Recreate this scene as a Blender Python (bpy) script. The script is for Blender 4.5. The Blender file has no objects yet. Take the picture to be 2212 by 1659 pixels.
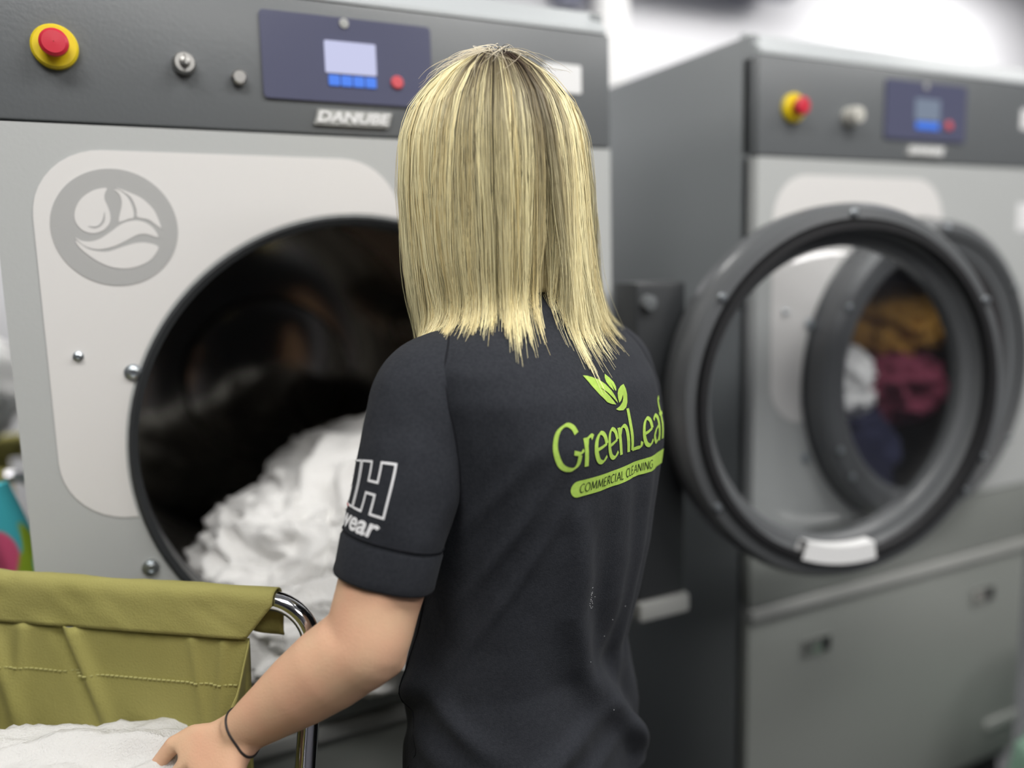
import bpy, bmesh, math, random
import numpy as np
from mathutils import Vector, Matrix, noise
from mathutils.bvhtree import BVHTree

random.seed(7)
rng = np.random.default_rng(7)
SC = bpy.context.scene
COL = SC.collection
PI = math.pi


# ------------------------------------------------------------------ camera, world, lamps, exposure
def R(d):
    return math.radians(d)


yaw, pitch, roll = R(26.269), R(-8.016), R(-1.484)
fw = np.array([math.sin(yaw) * math.cos(pitch), math.cos(yaw) * math.cos(pitch), math.sin(pitch)])
rt = np.array([math.cos(yaw), -math.sin(yaw), 0.0])
up = np.cross(rt, fw)
rt2 = rt * math.cos(roll) + up * math.sin(roll)
up2 = -rt * math.sin(roll) + up * math.cos(roll)
cam_d = bpy.data.cameras.new('camera')
cam_d.sensor_width = 36.0
cam_d.sensor_fit = 'HORIZONTAL'
cam_d.lens = 1783.6 / 2212 * 36
cam_d.clip_start = 0.05
cam_d.clip_end = 60
cam_d.dof.use_dof = True
cam_d.dof.focus_distance = 0.97
cam_d.dof.aperture_fstop = 1.0
cam = bpy.data.objects.new('camera', cam_d)
COL.objects.link(cam)
M = Matrix(((rt2[0], up2[0], -fw[0], 0.0), (rt2[1], up2[1], -fw[1], -1.25), (rt2[2], up2[2], -fw[2], 1.40), (0, 0, 0, 1)))
cam.matrix_world = M
SC.camera = cam

world = bpy.data.worlds.new('world')
SC.world = world
world.use_nodes = True
world.node_tree.nodes['Background'].inputs[0].default_value = (0.9, 0.95, 1.0, 1)
world.node_tree.nodes['Background'].inputs[1].default_value = 0.3

LAMP_W = 26.0
LAMPS = [(-0.5, -1.2), (1.3, -1.2), (3.1, -1.2), (-1.6, 1.25), (0.3, 1.25), (2.2, 1.25), (4.1, 1.25), (0.3, -2.7), (2.3, -2.7)]
ROOM = (-3.2, 5.2, -3.6, 2.0, 3.0)
for i, (lx, ly) in enumerate(LAMPS):
    ld = bpy.data.lights.new('ceiling_lamp', 'AREA')
    ld.shape = 'RECTANGLE'
    ld.size, ld.size_y = 1.18, 0.58
    ld.energy = LAMP_W * (1.1 if ly < -2 else 1.18 if ly < 0 else 1.5 if lx > 3 else 0.62)
    ld.color = (1.0, 0.985, 0.965)
    lo = bpy.data.objects.new('ceiling_lamp', ld)
    lo.location = (lx, ly, ROOM[4] - 0.06)
    COL.objects.link(lo)

SC.view_settings.view_transform = 'Standard'
SC.view_settings.look = 'None'
SC.view_settings.gamma = 1.0
SC.view_settings.use_curve_mapping = False
SC.view_settings.exposure = 0.0
SC.cycles.use_denoising = True
SC.cycles.max_bounces = 8
SC.cycles.transparent_max_bounces = 12
SC.cycles.sample_clamp_indirect = 4.0


# ------------------------------------------------------------------ materials
def lin(c):
    return tuple(((v / 255) / 12.92 if v / 255 <= 0.04045 else ((v / 255 + 0.055) / 1.055) ** 2.4) for v in c)


def mat(name, rgb, rough=0.5, metal=0.0, spec=0.5, bump=None, var=None, sss=0.0, sheen=0.0, coat=0.0, emit=None, alpha=1.0):
    """bump=(scale, strength, detail); var=(scale, other_rgb, amount)"""
    m = bpy.data.materials.new(name)
    m.use_nodes = True
    nt = m.node_tree
    b = nt.nodes['Principled BSDF']
    b.inputs['Base Color'].default_value = (*lin(rgb), 1)
    b.inputs['Roughness'].default_value = rough
    b.inputs['Metallic'].default_value = metal
    b.inputs['Specular IOR Level'].default_value = spec
    b.inputs['Sheen Weight'].default_value = sheen
    b.inputs['Coat Weight'].default_value = coat
    if sss:
        b.inputs['Subsurface Weight'].default_value = sss
        b.inputs['Subsurface Radius'].default_value = (0.012, 0.005, 0.003)
    if emit:
        b.inputs['Emission Color'].default_value = (*lin(emit[0]), 1)
        b.inputs['Emission Strength'].default_value = emit[1]
    if var or bump:
        tc = nt.nodes.new('ShaderNodeTexCoord')
    if var:
        n = nt.nodes.new('ShaderNodeTexNoise')
        n.inputs['Scale'].default_value = var[0]
        n.inputs['Detail'].default_value = 5
        nt.links.new(tc.outputs['Object'], n.inputs['Vector'])
        mr = nt.nodes.new('ShaderNodeMapRange')
        mr.inputs[1].default_value = 0.35
        mr.inputs[2].default_value = 0.65
        mr.inputs[4].default_value = var[2]
        nt.links.new(n.outputs['Fac'], mr.inputs[0])
        mx = nt.nodes.new('ShaderNodeMix')
        mx.data_type = 'RGBA'
        mx.inputs[6].default_value = (*lin(rgb), 1)
        mx.inputs[7].default_value = (*lin(var[1]), 1)
        nt.links.new(mr.outputs[0], mx.inputs[0])
        nt.links.new(mx.outputs[2], b.inputs['Base Color'])
    if bump:
        n = nt.nodes.new('ShaderNodeTexNoise')
        n.inputs['Scale'].default_value = bump[0]
        n.inputs['Detail'].default_value = bump[2]
        nt.links.new(tc.outputs['Object'], n.inputs['Vector'])
        bp = nt.nodes.new('ShaderNodeBump')
        bp.inputs['Strength'].default_value = bump[1]
        bp.inputs['Distance'].default_value = 0.004
        nt.links.new(n.outputs['Fac'], bp.inputs['Height'])
        nt.links.new(bp.outputs[0], b.inputs['Normal'])
    return m


def glass_mat(name, tint, refl_rough=0.0):
    m = bpy.data.materials.new(name)
    m.use_nodes = True
    nt = m.node_tree
    for n in list(nt.nodes):
        nt.nodes.remove(n)
    out = nt.nodes.new('ShaderNodeOutputMaterial')
    tr = nt.nodes.new('ShaderNodeBsdfTransparent')
    tr.inputs[0].default_value = (*tint, 1)
    gl = nt.nodes.new('ShaderNodeBsdfGlossy')
    gl.inputs['Roughness'].default_value = refl_rough
    lw = nt.nodes.new('ShaderNodeLayerWeight')
    lw.inputs['Blend'].default_value = 0.5
    pw = nt.nodes.new('ShaderNodeMath')
    pw.operation = 'POWER'
    pw.inputs[1].default_value = 3.2
    nt.links.new(lw.outputs['Facing'], pw.inputs[0])
    fr = nt.nodes.new('ShaderNodeMapRange')
    fr.inputs[3].default_value = 0.07
    fr.inputs[4].default_value = 0.95
    nt.links.new(pw.outputs[0], fr.inputs[0])
    mx = nt.nodes.new('ShaderNodeMixShader')
    nt.links.new(fr.outputs[0], mx.inputs[0])
    nt.links.new(tr.outputs[0], mx.inputs[1])
    nt.links.new(gl.outputs[0], mx.inputs[2])
    nt.links.new(mx.outputs[0], out.inputs[0])
    return m


MT = {
    'floor': mat('floor_vinyl', (66, 68, 70), 0.45, var=(3, (54, 56, 58), 0.6)),
    'wall': mat('wall_paint', (226, 226, 230), 0.7, bump=(60, 0.1, 3)),
    'wall2': mat('wall_paint_grey', (78, 78, 84), 0.7, bump=(60, 0.1, 3)),
    'ceil': mat('ceiling_paint', (235, 235, 235), 0.8),
    'light_grey': mat('light_grey_enamel', (176, 178, 177), 0.38, bump=(140, 0.06, 2)),
    'trim': mat('pale_enamel', (184, 188, 190), 0.35),
    'decal': mat('decal_pale', (214, 212, 210), 0.42),
    'emblem': mat('emblem_grey', (168, 168, 167), 0.42),
    'dark_grey': mat('dark_grey_enamel', (98, 101, 103), 0.36, bump=(160, 0.08, 2)),
    'side_grey': mat('side_panel_grey', (122, 126, 128), 0.42, bump=(120, 0.06, 2)),
    'lower': mat('lower_panel_grey', (130, 133, 129), 0.4, bump=(150, 0.06, 2)),
    'rail': mat('rail_grey', (158, 159, 156), 0.4),
    'display': mat('display_glass', (84, 86, 108), 0.2, coat=0.3),
    'screen': mat('screen_white', (30, 30, 40), 0.2, emit=((215, 218, 250), 0.85)),
    'screen_dim': mat('screen_grey', (30, 30, 40), 0.2, emit=((160, 175, 195), 0.55)),
    'blue_key': mat('blue_soft_key', (60, 105, 190), 0.3, emit=((70, 118, 225), 0.45)),
    'red_led': mat('red_key', (205, 84, 92), 0.35),
    'red': mat('red_plastic', (196, 38, 58), 0.38),
    'yellow': mat('yellow_plastic', (226, 200, 30), 0.3),
    'chrome': mat('chrome', (215, 215, 218), 0.1, metal=1.0),
    'steel': mat('brushed_steel', (190, 188, 184), 0.3, metal=1.0),
    'knob': mat('satin_knob', (206, 204, 196), 0.4, metal=0.25),
    'zinc': mat('zinc_screw', (190, 196, 200), 0.3, metal=0.9),
    'black': mat('black_rubber', (28, 28, 30), 0.5),
    'ring': mat('door_ring_grey', (88, 90, 92), 0.32, coat=0.15),
    'ring_dark': mat('door_ring_dark', (46, 48, 50), 0.4),
    'drum': mat('drum_steel', (160, 157, 153), 0.36, metal=1.0),
    'drum_back': mat('drum_back_steel', (150, 148, 142), 0.10, metal=1.0),
    'white_plate': mat('white_plate', (225, 225, 225), 0.4),
    'towel': mat('white_terry', (248, 247, 245), 0.95, spec=0.1, bump=(260, 0.9, 3), sheen=0.2),
    'towel_rib': mat('ribbed_terry', (203, 202, 200), 0.95, spec=0.08, bump=(420, 0.45, 2)),
    'olive': mat('olive_canvas', (156, 150, 90), 0.8, spec=0.2, bump=(420, 0.22, 2), var=(6, (146, 141, 80), 0.6), sheen=0.04),
    'stitch': mat('olive_thread', (176, 172, 112), 0.8),
    'skin': mat('skin', (212, 174, 143), 0.54, spec=0.22, sss=0.06, bump=(420, 0.12, 3), var=(20, (214, 166, 138), 0.85)),
    'shirt': mat('shirt_charcoal', (40, 42, 47), 0.88, spec=0.12, bump=(700, 0.25, 3), var=(260, (49, 51, 56), 0.7), sheen=0.03),
    'seam': mat('shirt_seam', (30, 31, 35), 0.9, spec=0.1),
    'print_green': mat('green_print', (168, 198, 92), 0.75, spec=0.12, var=(200, (152, 184, 80), 0.8)),
    'print_white': mat('white_print', (232, 232, 234), 0.6),
    'print_red': mat('red_print', (190, 30, 60), 0.6),
    'trousers': mat('trousers_black', (34, 35, 38), 0.9, spec=0.1, bump=(400, 0.2, 2)),
    'shoe': mat('shoe_black', (25, 25, 27), 0.6),
    'eye': mat('eye_white', (235, 235, 235), 0.2),
    'elastic': mat('black_elastic', (34, 28, 28), 0.6),
    'turq': mat('turquoise_cotton', (70, 180, 190), 0.85, spec=0.1, var=(9, (225, 150, 70), 0.0)),
    'orange': mat('orange_reflection', (186, 140, 66), 0.9, spec=0.1, bump=(200, 0.5, 3)),
    'magenta': mat('magenta_reflection', (126, 60, 78), 0.9, spec=0.1, bump=(200, 0.5, 3)),
    'navy': mat('navy_reflection', (48, 50, 72), 0.9, spec=0.1, bump=(200, 0.5, 3)),
    'mint': mat('mint_cotton', (150, 185, 165), 0.9, spec=0.1, bump=(60, 0.4, 3)),
    'duct': mat('duct_grey', (120, 122, 140), 0.5),
    'diffuser': mat('lamp_diffuser', (240, 240, 240), 0.5, emit=((255, 252, 246), 3.0)),
    'castor': mat('castor_grey', (60, 60, 62), 0.6),
}
MT['glass'] = glass_mat('door_glass_clear', (0.86, 0.87, 0.88))


def hair_mat():
    m = bpy.data.materials.new('blonde_hair')
    m.use_nodes = True
    nt = m.node_tree
    b = nt.nodes['Principled BSDF']
    at = nt.nodes.new('ShaderNodeAttribute')
    at.attribute_name = 'Col'
    nt.links.new(at.outputs['Color'], b.inputs['Base Color'])
    b.inputs['Roughness'].default_value = 0.40
    b.inputs['Specular IOR Level'].default_value = 0.26
    b.inputs['Sheen Weight'].default_value = 0.03
    b.inputs['Sheen Tint'].default_value = (1.0, 0.93, 0.72, 1)
    out = nt.nodes['Material Output']
    tl = nt.nodes.new('ShaderNodeBsdfTranslucent')
    nt.links.new(at.outputs['Color'], tl.inputs['Color'])
    mx = nt.nodes.new('ShaderNodeMixShader')
    mx.inputs[0].default_value = 0.06
    nt.links.new(b.outputs[0], mx.inputs[1])
    nt.links.new(tl.outputs[0], mx.inputs[2])
    nt.links.new(mx.outputs[0], out.inputs['Surface'])
    return m


MT['hair'] = hair_mat()


# ------------------------------------------------------------------ object helpers
def mesh_from(name, verts, faces, smooth=True):
    me = bpy.data.meshes.new(name)
    me.from_pydata([tuple(v) for v in verts], [], faces)
    if smooth:
        me.shade_smooth()
    me.update()
    return me


def link(name, me, m, parent=None, loc=(0, 0, 0), rot=(0, 0, 0)):
    o = bpy.data.objects.new(name, me)
    if m is not None and me is not None:
        me.materials.append(MT[m] if isinstance(m, str) else m)
    o.location = loc
    o.rotation_euler = rot
    o.parent = parent
    COL.objects.link(o)
    return o


def empty(name, loc, label, cat, rot=0.0, group=None):
    o = bpy.data.objects.new(name, None)
    o.location = loc
    o.rotation_euler = (0, 0, rot)
    o.empty_display_size = 0.1
    COL.objects.link(o)
    return tag(o, label, cat, group)


def tag(o, label, cat, group=None):
    o['label'] = label
    o['category'] = cat
    if group:
        o['group'] = group
    return o


class B:
    """collects shapes into one mesh"""

    def __init__(self):
        self.v, self.f = [], []

    def add(self, vs, fs):
        k = len(self.v)
        self.v += [tuple(map(float, p)) for p in vs]
        self.f += [tuple(i + k for i in q) for q in fs]
        return self

    def box(self, x0, x1, y0, y1, z0, z1, bev=0.0):
        bm = bmesh.new()
        bmesh.ops.create_cube(bm, size=1)
        for p in bm.verts:
            p.co = Vector(((x0 + x1) / 2 + p.co.x * (x1 - x0), (y0 + y1) / 2 + p.co.y * (y1 - y0), (z0 + z1) / 2 + p.co.z * (z1 - z0)))
        if bev:
            bmesh.ops.bevel(bm, geom=list(bm.edges), offset=bev, segments=2, affect='EDGES', profile=0.6)
        return self.bm(bm)

    def bm(self, bm):
        bm.verts.index_update()
        self.add([p.co for p in bm.verts], [[p.index for p in q.verts] for q in bm.faces])
        bm.free()
        return self

    def lathe(self, prof, n=64, c=(0, 0, 0), axis='y', closed=False):
        """prof: list of (r, h); h runs along axis"""
        vs, fs = [], []
        for r, h in prof:
            for i in range(n):
                t = 2 * PI * i / n
                if axis == 'y':
                    vs.append((c[0] + r * math.cos(t), c[1] + h, c[2] + r * math.sin(t)))
                elif axis == 'z':
                    vs.append((c[0] + r * math.cos(t), c[1] + r * math.sin(t), c[2] + h))
                else:
                    vs.append((c[0] + h, c[1] + r * math.cos(t), c[2] + r * math.sin(t)))
        m = len(prof)
        for j in range(m if closed else m - 1):
            for i in range(n):
                a, b = j * n + i, j * n + (i + 1) % n
                c2, d = ((j + 1) % m) * n + (i + 1) % n, ((j + 1) % m) * n + i
                fs.append((a, d, c2, b) if axis == 'y' else (a, b, c2, d))
        return self.add(vs, fs)

    def tube(self, pts, rad, n=12, closed=False, caps=True, ell=None, ref=None):
        pts = np.array(pts, float)
        m = len(pts)
        rad = np.full(m, rad) if np.isscalar(rad) else np.array(rad, float)
        ry = rad if ell is None else np.array(ell, float)
        if closed:
            tg = np.roll(pts, -1, 0) - np.roll(pts, 1, 0)
        else:
            tg = np.gradient(pts, axis=0)
        tg /= np.linalg.norm(tg, axis=1)[:, None] + 1e-12
        u = np.array(ref if ref is not None else ((0, 0, 1) if abs(tg[0][2]) < 0.9 else (1, 0, 0)), float)
        vs = []
        for i in range(m):
            u = u - tg[i] * (u @ tg[i])
            u /= np.linalg.norm(u)
            w = np.cross(tg[i], u)
            for k in range(n):
                t = 2 * PI * k / n
                vs.append(pts[i] + u * math.cos(t) * rad[i] + w * math.sin(t) * ry[i])
        fs = []
        for i in range(m if closed else m - 1):
            for k in range(n):
                a, b = i * n + k, i * n + (k + 1) % n
                j = (i + 1) % m
                fs.append((a, b, j * n + (k + 1) % n, j * n + k))
        if caps and not closed:
            fs.append(tuple(range(n - 1, -1, -1)))
            fs.append(tuple((m - 1) * n + k for k in range(n)))
        return self.add(vs, fs)

    def ellipsoid(self, c, r, seg=24, rings=14, rot=None):
        vs, fs = [], []
        Rm = rot if rot is not None else np.eye(3)
        for j in range(rings + 1):
            p = PI * j / rings
            for i in range(seg):
                t = 2 * PI * i / seg
                q = np.array((r[0] * math.sin(p) * math.cos(t), r[1] * math.sin(p) * math.sin(t), r[2] * math.cos(p)))
                vs.append(np.array(c) + Rm @ q)
        for j in range(rings):
            for i in range(seg):
                a, b = j * seg + i, j * seg + (i + 1) % seg
                fs.append((a, a + seg, b + seg, b))
        return self.add(vs, fs)

    def capsule(self, p0, p1, r0, r1, n=14):
        p0, p1 = np.array(p0, float), np.array(p1, float)
        L = np.linalg.norm(p1 - p0)
        d = (p1 - p0) / L
        pts, rad = [], []
        for k in range(6):
            a = PI / 2 * k / 5
            pts.append(p0 - d * r0 * math.cos(a))
            rad.append(max(r0 * math.sin(a), 1e-4))
        for k in range(6):
            a = PI / 2 * k / 5
            pts.append(p1 + d * r1 * math.sin(a))
            rad.append(max(r1 * math.cos(a), 1e-4))
        return self.tube(pts, rad, n)

    def grid(self, G, cu=False, cv=False, flip=False):
        """G[n][m][3]; cu closes the second index, cv the first"""
        G = np.asarray(G, float)
        n, m = G.shape[:2]
        fs = []
        for i in range(n if cv else n - 1):
            for j in range(m if cu else m - 1):
                a, b = i * m + j, i * m + (j + 1) % m
                c, d = ((i + 1) % n) * m + (j + 1) % m, ((i + 1) % n) * m + j
                fs.append((a, d, c, b) if flip else (a, b, c, d))
        return self.add(G.reshape(-1, 3), fs)

    def mesh(self, name, smooth=True):
        return mesh_from(name, self.v, self.f, smooth)


def smooth_by_angle(me, deg=35):
    """sharp edges above an angle so bevelled boxes and lathes shade cleanly"""
    bm = bmesh.new()
    bm.from_mesh(me)
    for e in bm.edges:
        if len(e.link_faces) == 2 and e.calc_face_angle(0) > R(deg):
            e.smooth = False
    for f in bm.faces:
        f.smooth = True
    bm.to_mesh(me)
    bm.free()
    return me


def put(name, b, m, parent=None, loc=(0, 0, 0), rot=(0, 0, 0), sharp=35):
    return link(name, smooth_by_angle(b.mesh(name), sharp), m, parent, loc, rot)


def poly_slab(poly, y0, y1):
    """polygon in (x, z), extruded from y0 (front, towards -y) to y1"""
    bm = bmesh.new()
    f = bm.faces.new([bm.verts.new((p[0], y0, p[1])) for p in poly])
    r = bmesh.ops.extrude_face_region(bm, geom=[f])
    for g in r['geom']:
        if isinstance(g, bmesh.types.BMVert):
            g.co.y = y1
    bmesh.ops.recalc_face_normals(bm, faces=bm.faces)
    bmesh.ops.triangulate(bm, faces=[q for q in bm.faces if len(q.verts) > 4])
    return bm


def rrect(x0, x1, z0, z1, r, n=8):
    pts = []
    for cx, cz, a in ((x1 - r, z1 - r, 0), (x0 + r, z1 - r, 90), (x0 + r, z0 + r, 180), (x1 - r, z0 + r, 270)):
        for k in range(n + 1):
            t = R(a + 90 * k / n)
            pts.append((cx + r * math.cos(t), cz + r * math.sin(t)))
    return pts


def catmull(P, k=6, closed=False):
    P = np.array(P, float)
    n = len(P)
    out = []
    for i in range(n if closed else n - 1):
        p0 = P[(i - 1) % n] if closed or i > 0 else P[0]
        p1, p2 = P[i], P[(i + 1) % n]
        p3 = P[(i + 2) % n] if closed or i < n - 2 else P[-1]
        for j in range(k):
            t = j / k
            out.append(0.5 * ((2 * p1) + (-p0 + p2) * t + (2 * p0 - 5 * p1 + 4 * p2 - p3) * t * t + (-p0 + 3 * p1 - 3 * p2 + p3) * t ** 3))
    if not closed:
        out.append(P[-1])
    return np.array(out)


# ------------------------------------------------------------------ the room
X0, X1, Y0, Y1, ZC = ROOM


def struct(name, b, m):
    o = put(name, b, m)
    o['kind'] = 'structure'
    return o


struct('floor', B().box(X0, X1, Y0, Y1, -0.05, 0), 'floor')
struct('ceiling', B().box(X0, X1, Y0, Y1, ZC, ZC + 0.05), 'ceil')
wb = struct('wall_back', B().box(X0, X1, Y1, Y1 + 0.05, 0, ZC), 'wall')
struct('wall_front', B().box(X0, X1, Y0 - 0.05, Y0, 0, ZC), 'wall2')
struct('wall_left', B().box(X0 - 0.05, X0, Y0, Y1, 0, ZC), 'wall2')
struct('wall_right', B().box(X1, X1 + 0.05, Y0, Y1, 0, ZC), 'wall2')
struct('baseboard_back', B().box(X0, X1, Y1 - 0.015, Y1, 0, 0.1, 0.004), 'rail')
struct('trim_1', B().box(4.37, 4.43, Y1 - 0.012, Y1, 0.1, ZC, 0.004), 'wall')

for i, (lx, ly) in enumerate(LAMPS):
    order = ['leftmost', 'second from the left', 'third from the left', 'rightmost']
    row = [q for q in LAMPS if q[1] == ly]
    k = sorted(q[0] for q in row).index(lx)
    place = order[k] if k < len(row) - 1 else 'rightmost'
    where = 'over the aisle' if -2 < ly < 0 else 'behind the dryers' if ly > 0 else 'at the rear of the room'
    t = empty('ceiling_light', (lx, ly, ZC), 'white ceiling panel light %s, %s in its row' % (where, place), 'light', group='panel lights in the ceiling')
    b = B()
    b.box(-0.62, 0.62, -0.32, -0.295, -0.045, 0).box(-0.62, 0.62, 0.295, 0.32, -0.045, 0)
    b.box(-0.62, -0.595, -0.295, 0.295, -0.045, 0).box(0.595, 0.62, -0.295, 0.295, -0.045, 0)
    put('frame', b, 'white_plate', t)
    put('diffuser', B().box(-0.595, 0.595, -0.295, 0.295, -0.03, -0.02), 'diffuser', t)

# ------------------------------------------------------------------ tumble dryers
W_, H1, ZS, ZL, ZLED = 0.93, 1.79, 1.60, 0.83, 0.665      # width, top of front, strip bottom, panel bottom, ledge
OC, OR = (0.467, 1.145), 0.335                            # opening centre (local x, z), radius
EMB = {
    'droplet': [(855, 370), (700, 390), (560, 470), (480, 575), (450, 690), (480, 790), (560, 865), (670, 890), (780, 855), (855, 780), (870, 690), (850, 590), (820, 500), (830, 430)],
    'sail': [(940, 390), (1000, 450), (1020, 560), (965, 755), (1000, 770), (1090, 745), (1145, 735), (1150, 640), (1120, 540), (1080, 470), (1010, 410)],
    'sail_2': [(965, 375), (1080, 415), (1250, 500), (1350, 590), (1420, 690), (1475, 870), (1430, 850), (1330, 770), (1195, 730), (1190, 640), (1140, 500), (1060, 430)],
    'wave': [(435, 925), (500, 965), (600, 985), (720, 960), (850, 890), (1000, 800), (1150, 770), (1280, 800), (1380, 880), (1430, 975), (1390, 980), (1290, 940), (1180, 940), (1050, 995), (900, 1055), (760, 1080), (640, 1075), (520, 1020)],
    'bowl': [(437, 960), (560, 1060), (680, 1105), (820, 1115), (1000, 1070), (1150, 1040), (1280, 1045), (1415, 1095), (1390, 1170), (1300, 1260), (1150, 1320), (1000, 1335), (850, 1310), (700, 1240), (580, 1150), (480, 1050)],
}
EMB_DARK = [(595, 800), (700, 808), (770, 745), (806, 640), (800, 745), (745, 808), (670, 830)]


def emb_pt(p, r=0.077):
    return ((p[0] - 925) / 755 * r, -(p[1] - 840 - 0.06 * (p[0] - 925)) / 690 * r)


def text_mesh(body, size, shear=0.0, bold=0.0, extrude=0.0, align='CENTER', res=3):
    cu = bpy.data.curves.new('text', 'FONT')
    cu.body = body
    cu.size = size
    cu.shear = shear
    cu.offset = bold
    cu.extrude = extrude
    cu.align_x = align
    cu.resolution_u = res
    o = bpy.data.objects.new('text', cu)
    COL.objects.link(o)
    dg = bpy.context.evaluated_depsgraph_get()
    dg.update()
    me = bpy.data.meshes.new_from_object(o.evaluated_get(dg))
    bpy.data.objects.remove(o)
    bpy.data.curves.remove(cu)
    return me


def bolt(b, x, y, z, r, h=0.006):
    """a domed screw head standing out of a front at y"""
    b.lathe([(r * 1.25, y), (r * 1.25, y - h * 0.25), (r, y - h * 0.3), (r * 0.92, y - h * 0.8), (r * 0.5, y - h), (r * 0.45, y - h * 0.6), (0.0005, y - h * 0.6)], 18, (x, 0, z))


def make_door():
    """door built in its own frame: centre at the origin, outer face towards -y"""
    ring = B().lathe([(0.262, 0.012), (0.262, -0.012), (0.275, -0.02), (0.297, -0.022), (0.301, -0.028), (0.318, -0.03), (0.333, -0.02), (0.335, 0.0),
                      (0.335, 0.03), (0.325, 0.045), (0.308, 0.048), (0.300, 0.036), (0.290, 0.033), (0.285, 0.022), (0.272, 0.020)], 96, closed=True)
    gas = B().lathe([(0.303, 0.046), (0.303, 0.056), (0.290, 0.056), (0.290, 0.03)], 96, closed=True)
    gas2 = B().lathe([(0.296, -0.0225), (0.3005, -0.0285), (0.3005, -0.024)], 96, closed=True)
    glass = B()
    prof = [(0.264, 0.0), (0.255, 0.004), (0.22, 0.011), (0.16, 0.018), (0.08, 0.022), (0.001, 0.023)]
    glass.lathe(prof, 64)
    return ring, gas, gas2, glass


def make_dryer(x0, label, door):
    t = empty('tumble_dryer', (x0, 0, 0), label, 'dryer')
    HT, DP = 1.83, 0.95
    # cabinet sheet metal: sides, back, top
    b = B()
    b.box(0, 0.02, 0.02, DP, 0.06, HT, 0.004).box(W_ - 0.02, W_, 0.02, DP, 0.06, HT, 0.004)
    b.box(0.02, W_ - 0.02, DP - 0.02, DP, 0.06, HT).box(0.02, W_ - 0.02, 0.05, DP - 0.02, HT - 0.02, HT)
    put('cabinet', b, 'side_grey', t)
    # sloping pale top trim above the control strip
    G = B()
    sec = [(0.0, H1 + 0.002), (0.0, H1 + 0.008), (0.045, HT + 0.008), (0.06, HT + 0.01), (0.06, H1)]
    G.add([(x, y, z) for x in (0.006, W_ - 0.006) for y, z in sec], [(0, 1, 6, 5), (1, 2, 7, 6), (2, 3, 8, 7), (3, 4, 9, 8), (4, 0, 5, 9), (0, 4, 3, 2, 1), (5, 6, 7, 8, 9)])
    put('top_trim', G, 'trim', t, sharp=20)
    # control panel
    cp = put('control_panel', B().box(0, W_, 0.0, 0.045, ZS + 0.003, H1, 0.004), 'dark_grey', t)
    dz = put('display_panel', poly_b(rrect(0.344, 0.600, 1.649, 1.769, 0.006), -0.004, 0.002), 'display', cp)
    put('screen', poly_b(rrect(0.434, 0.511, 1.690, 1.735, 0.002), -0.006, -0.003), 'screen' if x0 < 0 else 'screen_dim', cp)
    for k in range(4):
        xa = 0.438 + k * 0.0185
        put('soft_key', poly_b(rrect(xa, xa + 0.0165, 1.672, 1.687, 0.002), -0.006, -0.003), 'blue_key', cp)
    put('stop_key', B().lathe([(0.010, -0.003), (0.010, -0.006), (0.008, -0.008), (0.0005, -0.008)], 24, (0.543, 0, 1.683)), 'red_led', cp)
    put('sensor_window', B().lathe([(0.007, -0.003), (0.007, -0.006), (0.0005, -0.0065)], 20, (0.465, 0, 1.761)), 'rail', cp)
    # emergency stop: yellow collar and red mushroom head
    ec = (0.086, 0, 1.694)
    put('emergency_collar', B().lathe([(0.0275, 0.0), (0.0275, -0.008), (0.025, -0.011), (0.012, -0.011), (0.012, -0.012), (0.0005, -0.012)], 40, ec), 'yellow', cp)
    ky = -0.022
    put('emergency_button', B().lathe([(0.010, -0.008), (0.010, ky + 0.006), (0.0155, ky + 0.004), (0.0172, ky - 0.004), (0.0168, ky - 0.009), (0.0135, ky - 0.0115), (0.0005, ky - 0.012)], 40, ec), 'red', cp)
    put('key_switch', B().lathe([(0.0155, 0.0), (0.0155, -0.006), (0.0135, -0.014), (0.0125, -0.016), (0.007, -0.016), (0.006, -0.022), (0.0005, -0.023)] if x0 < 0 else [(0.019, 0.0), (0.019, -0.008), (0.0175, -0.024), (0.015, -0.030), (0.0005, -0.031)], 30, (0.240, 0, 1.686)).box(0.2385, 0.2415, -0.034, -0.02, 1.680, 1.694), 'steel' if x0 < 0 else 'knob', cp)
    if x0 < 0:
        put('push_button', B().lathe([(0.0105, 0.0), (0.0105, -0.010), (0.008, -0.013), (0.0005, -0.013)], 26, (0.311, 0, 1.673)), 'steel', cp)
    # name plate with raised slanted letters
    pl = [(0.413, 1.6155), (0.526, 1.6155), (0.533, 1.6375), (0.420, 1.6375)]
    put('name_plate', poly_b(pl, -0.005, 0.001), 'rail', cp)
    tm = text_mesh('DANUBE', 0.0215, 0.25, 0.0006, 0.001)
    for v in tm.vertices:
        v.co = Vector((v.co.x * 1.28 + 0.471, -0.006 - v.co.z, v.co.y + 1.6195))
    link('lettering', tm, 'white_plate', cp)
    put('paper_label', poly_b(rrect(0.800, 0.872, 1.689, 1.735, 0.003), -0.0015, 0.001), 'white_plate', cp)
    # front panel with round opening
    fp = B()
    N = 128
    angs = sorted(set([2 * PI * k / N for k in range(N)] + [math.atan2(z - OC[1], x - OC[0]) % (2 * PI) for x in (0, W_) for z in (ZL, ZS)]))
    ri, ro = [], []
    for a in angs:
        c, s = math.cos(a), math.sin(a)
        k = min(((W_ - OC[0]) if c > 0 else OC[0]) / max(abs(c), 1e-9), ((ZS - OC[1]) if s > 0 else (OC[1] - ZL)) / max(abs(s), 1e-9))
        ri.append((OC[0] + OR * c, OC[1] + OR * s))
        ro.append((OC[0] + k * c, OC[1] + k * s))
    rings = [[(x, 0.03, z) for x, z in ri], [(x, 0.004, z) for x, z in ri], [(OC[0] + (x - OC[0]) * 1.012, 0.0, OC[1] + (z - OC[1]) * 1.012) for x, z in ri],
             [(x, 0.0, z) for x, z in ro], [(x, 0.04, z) for x, z in ro]]
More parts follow.
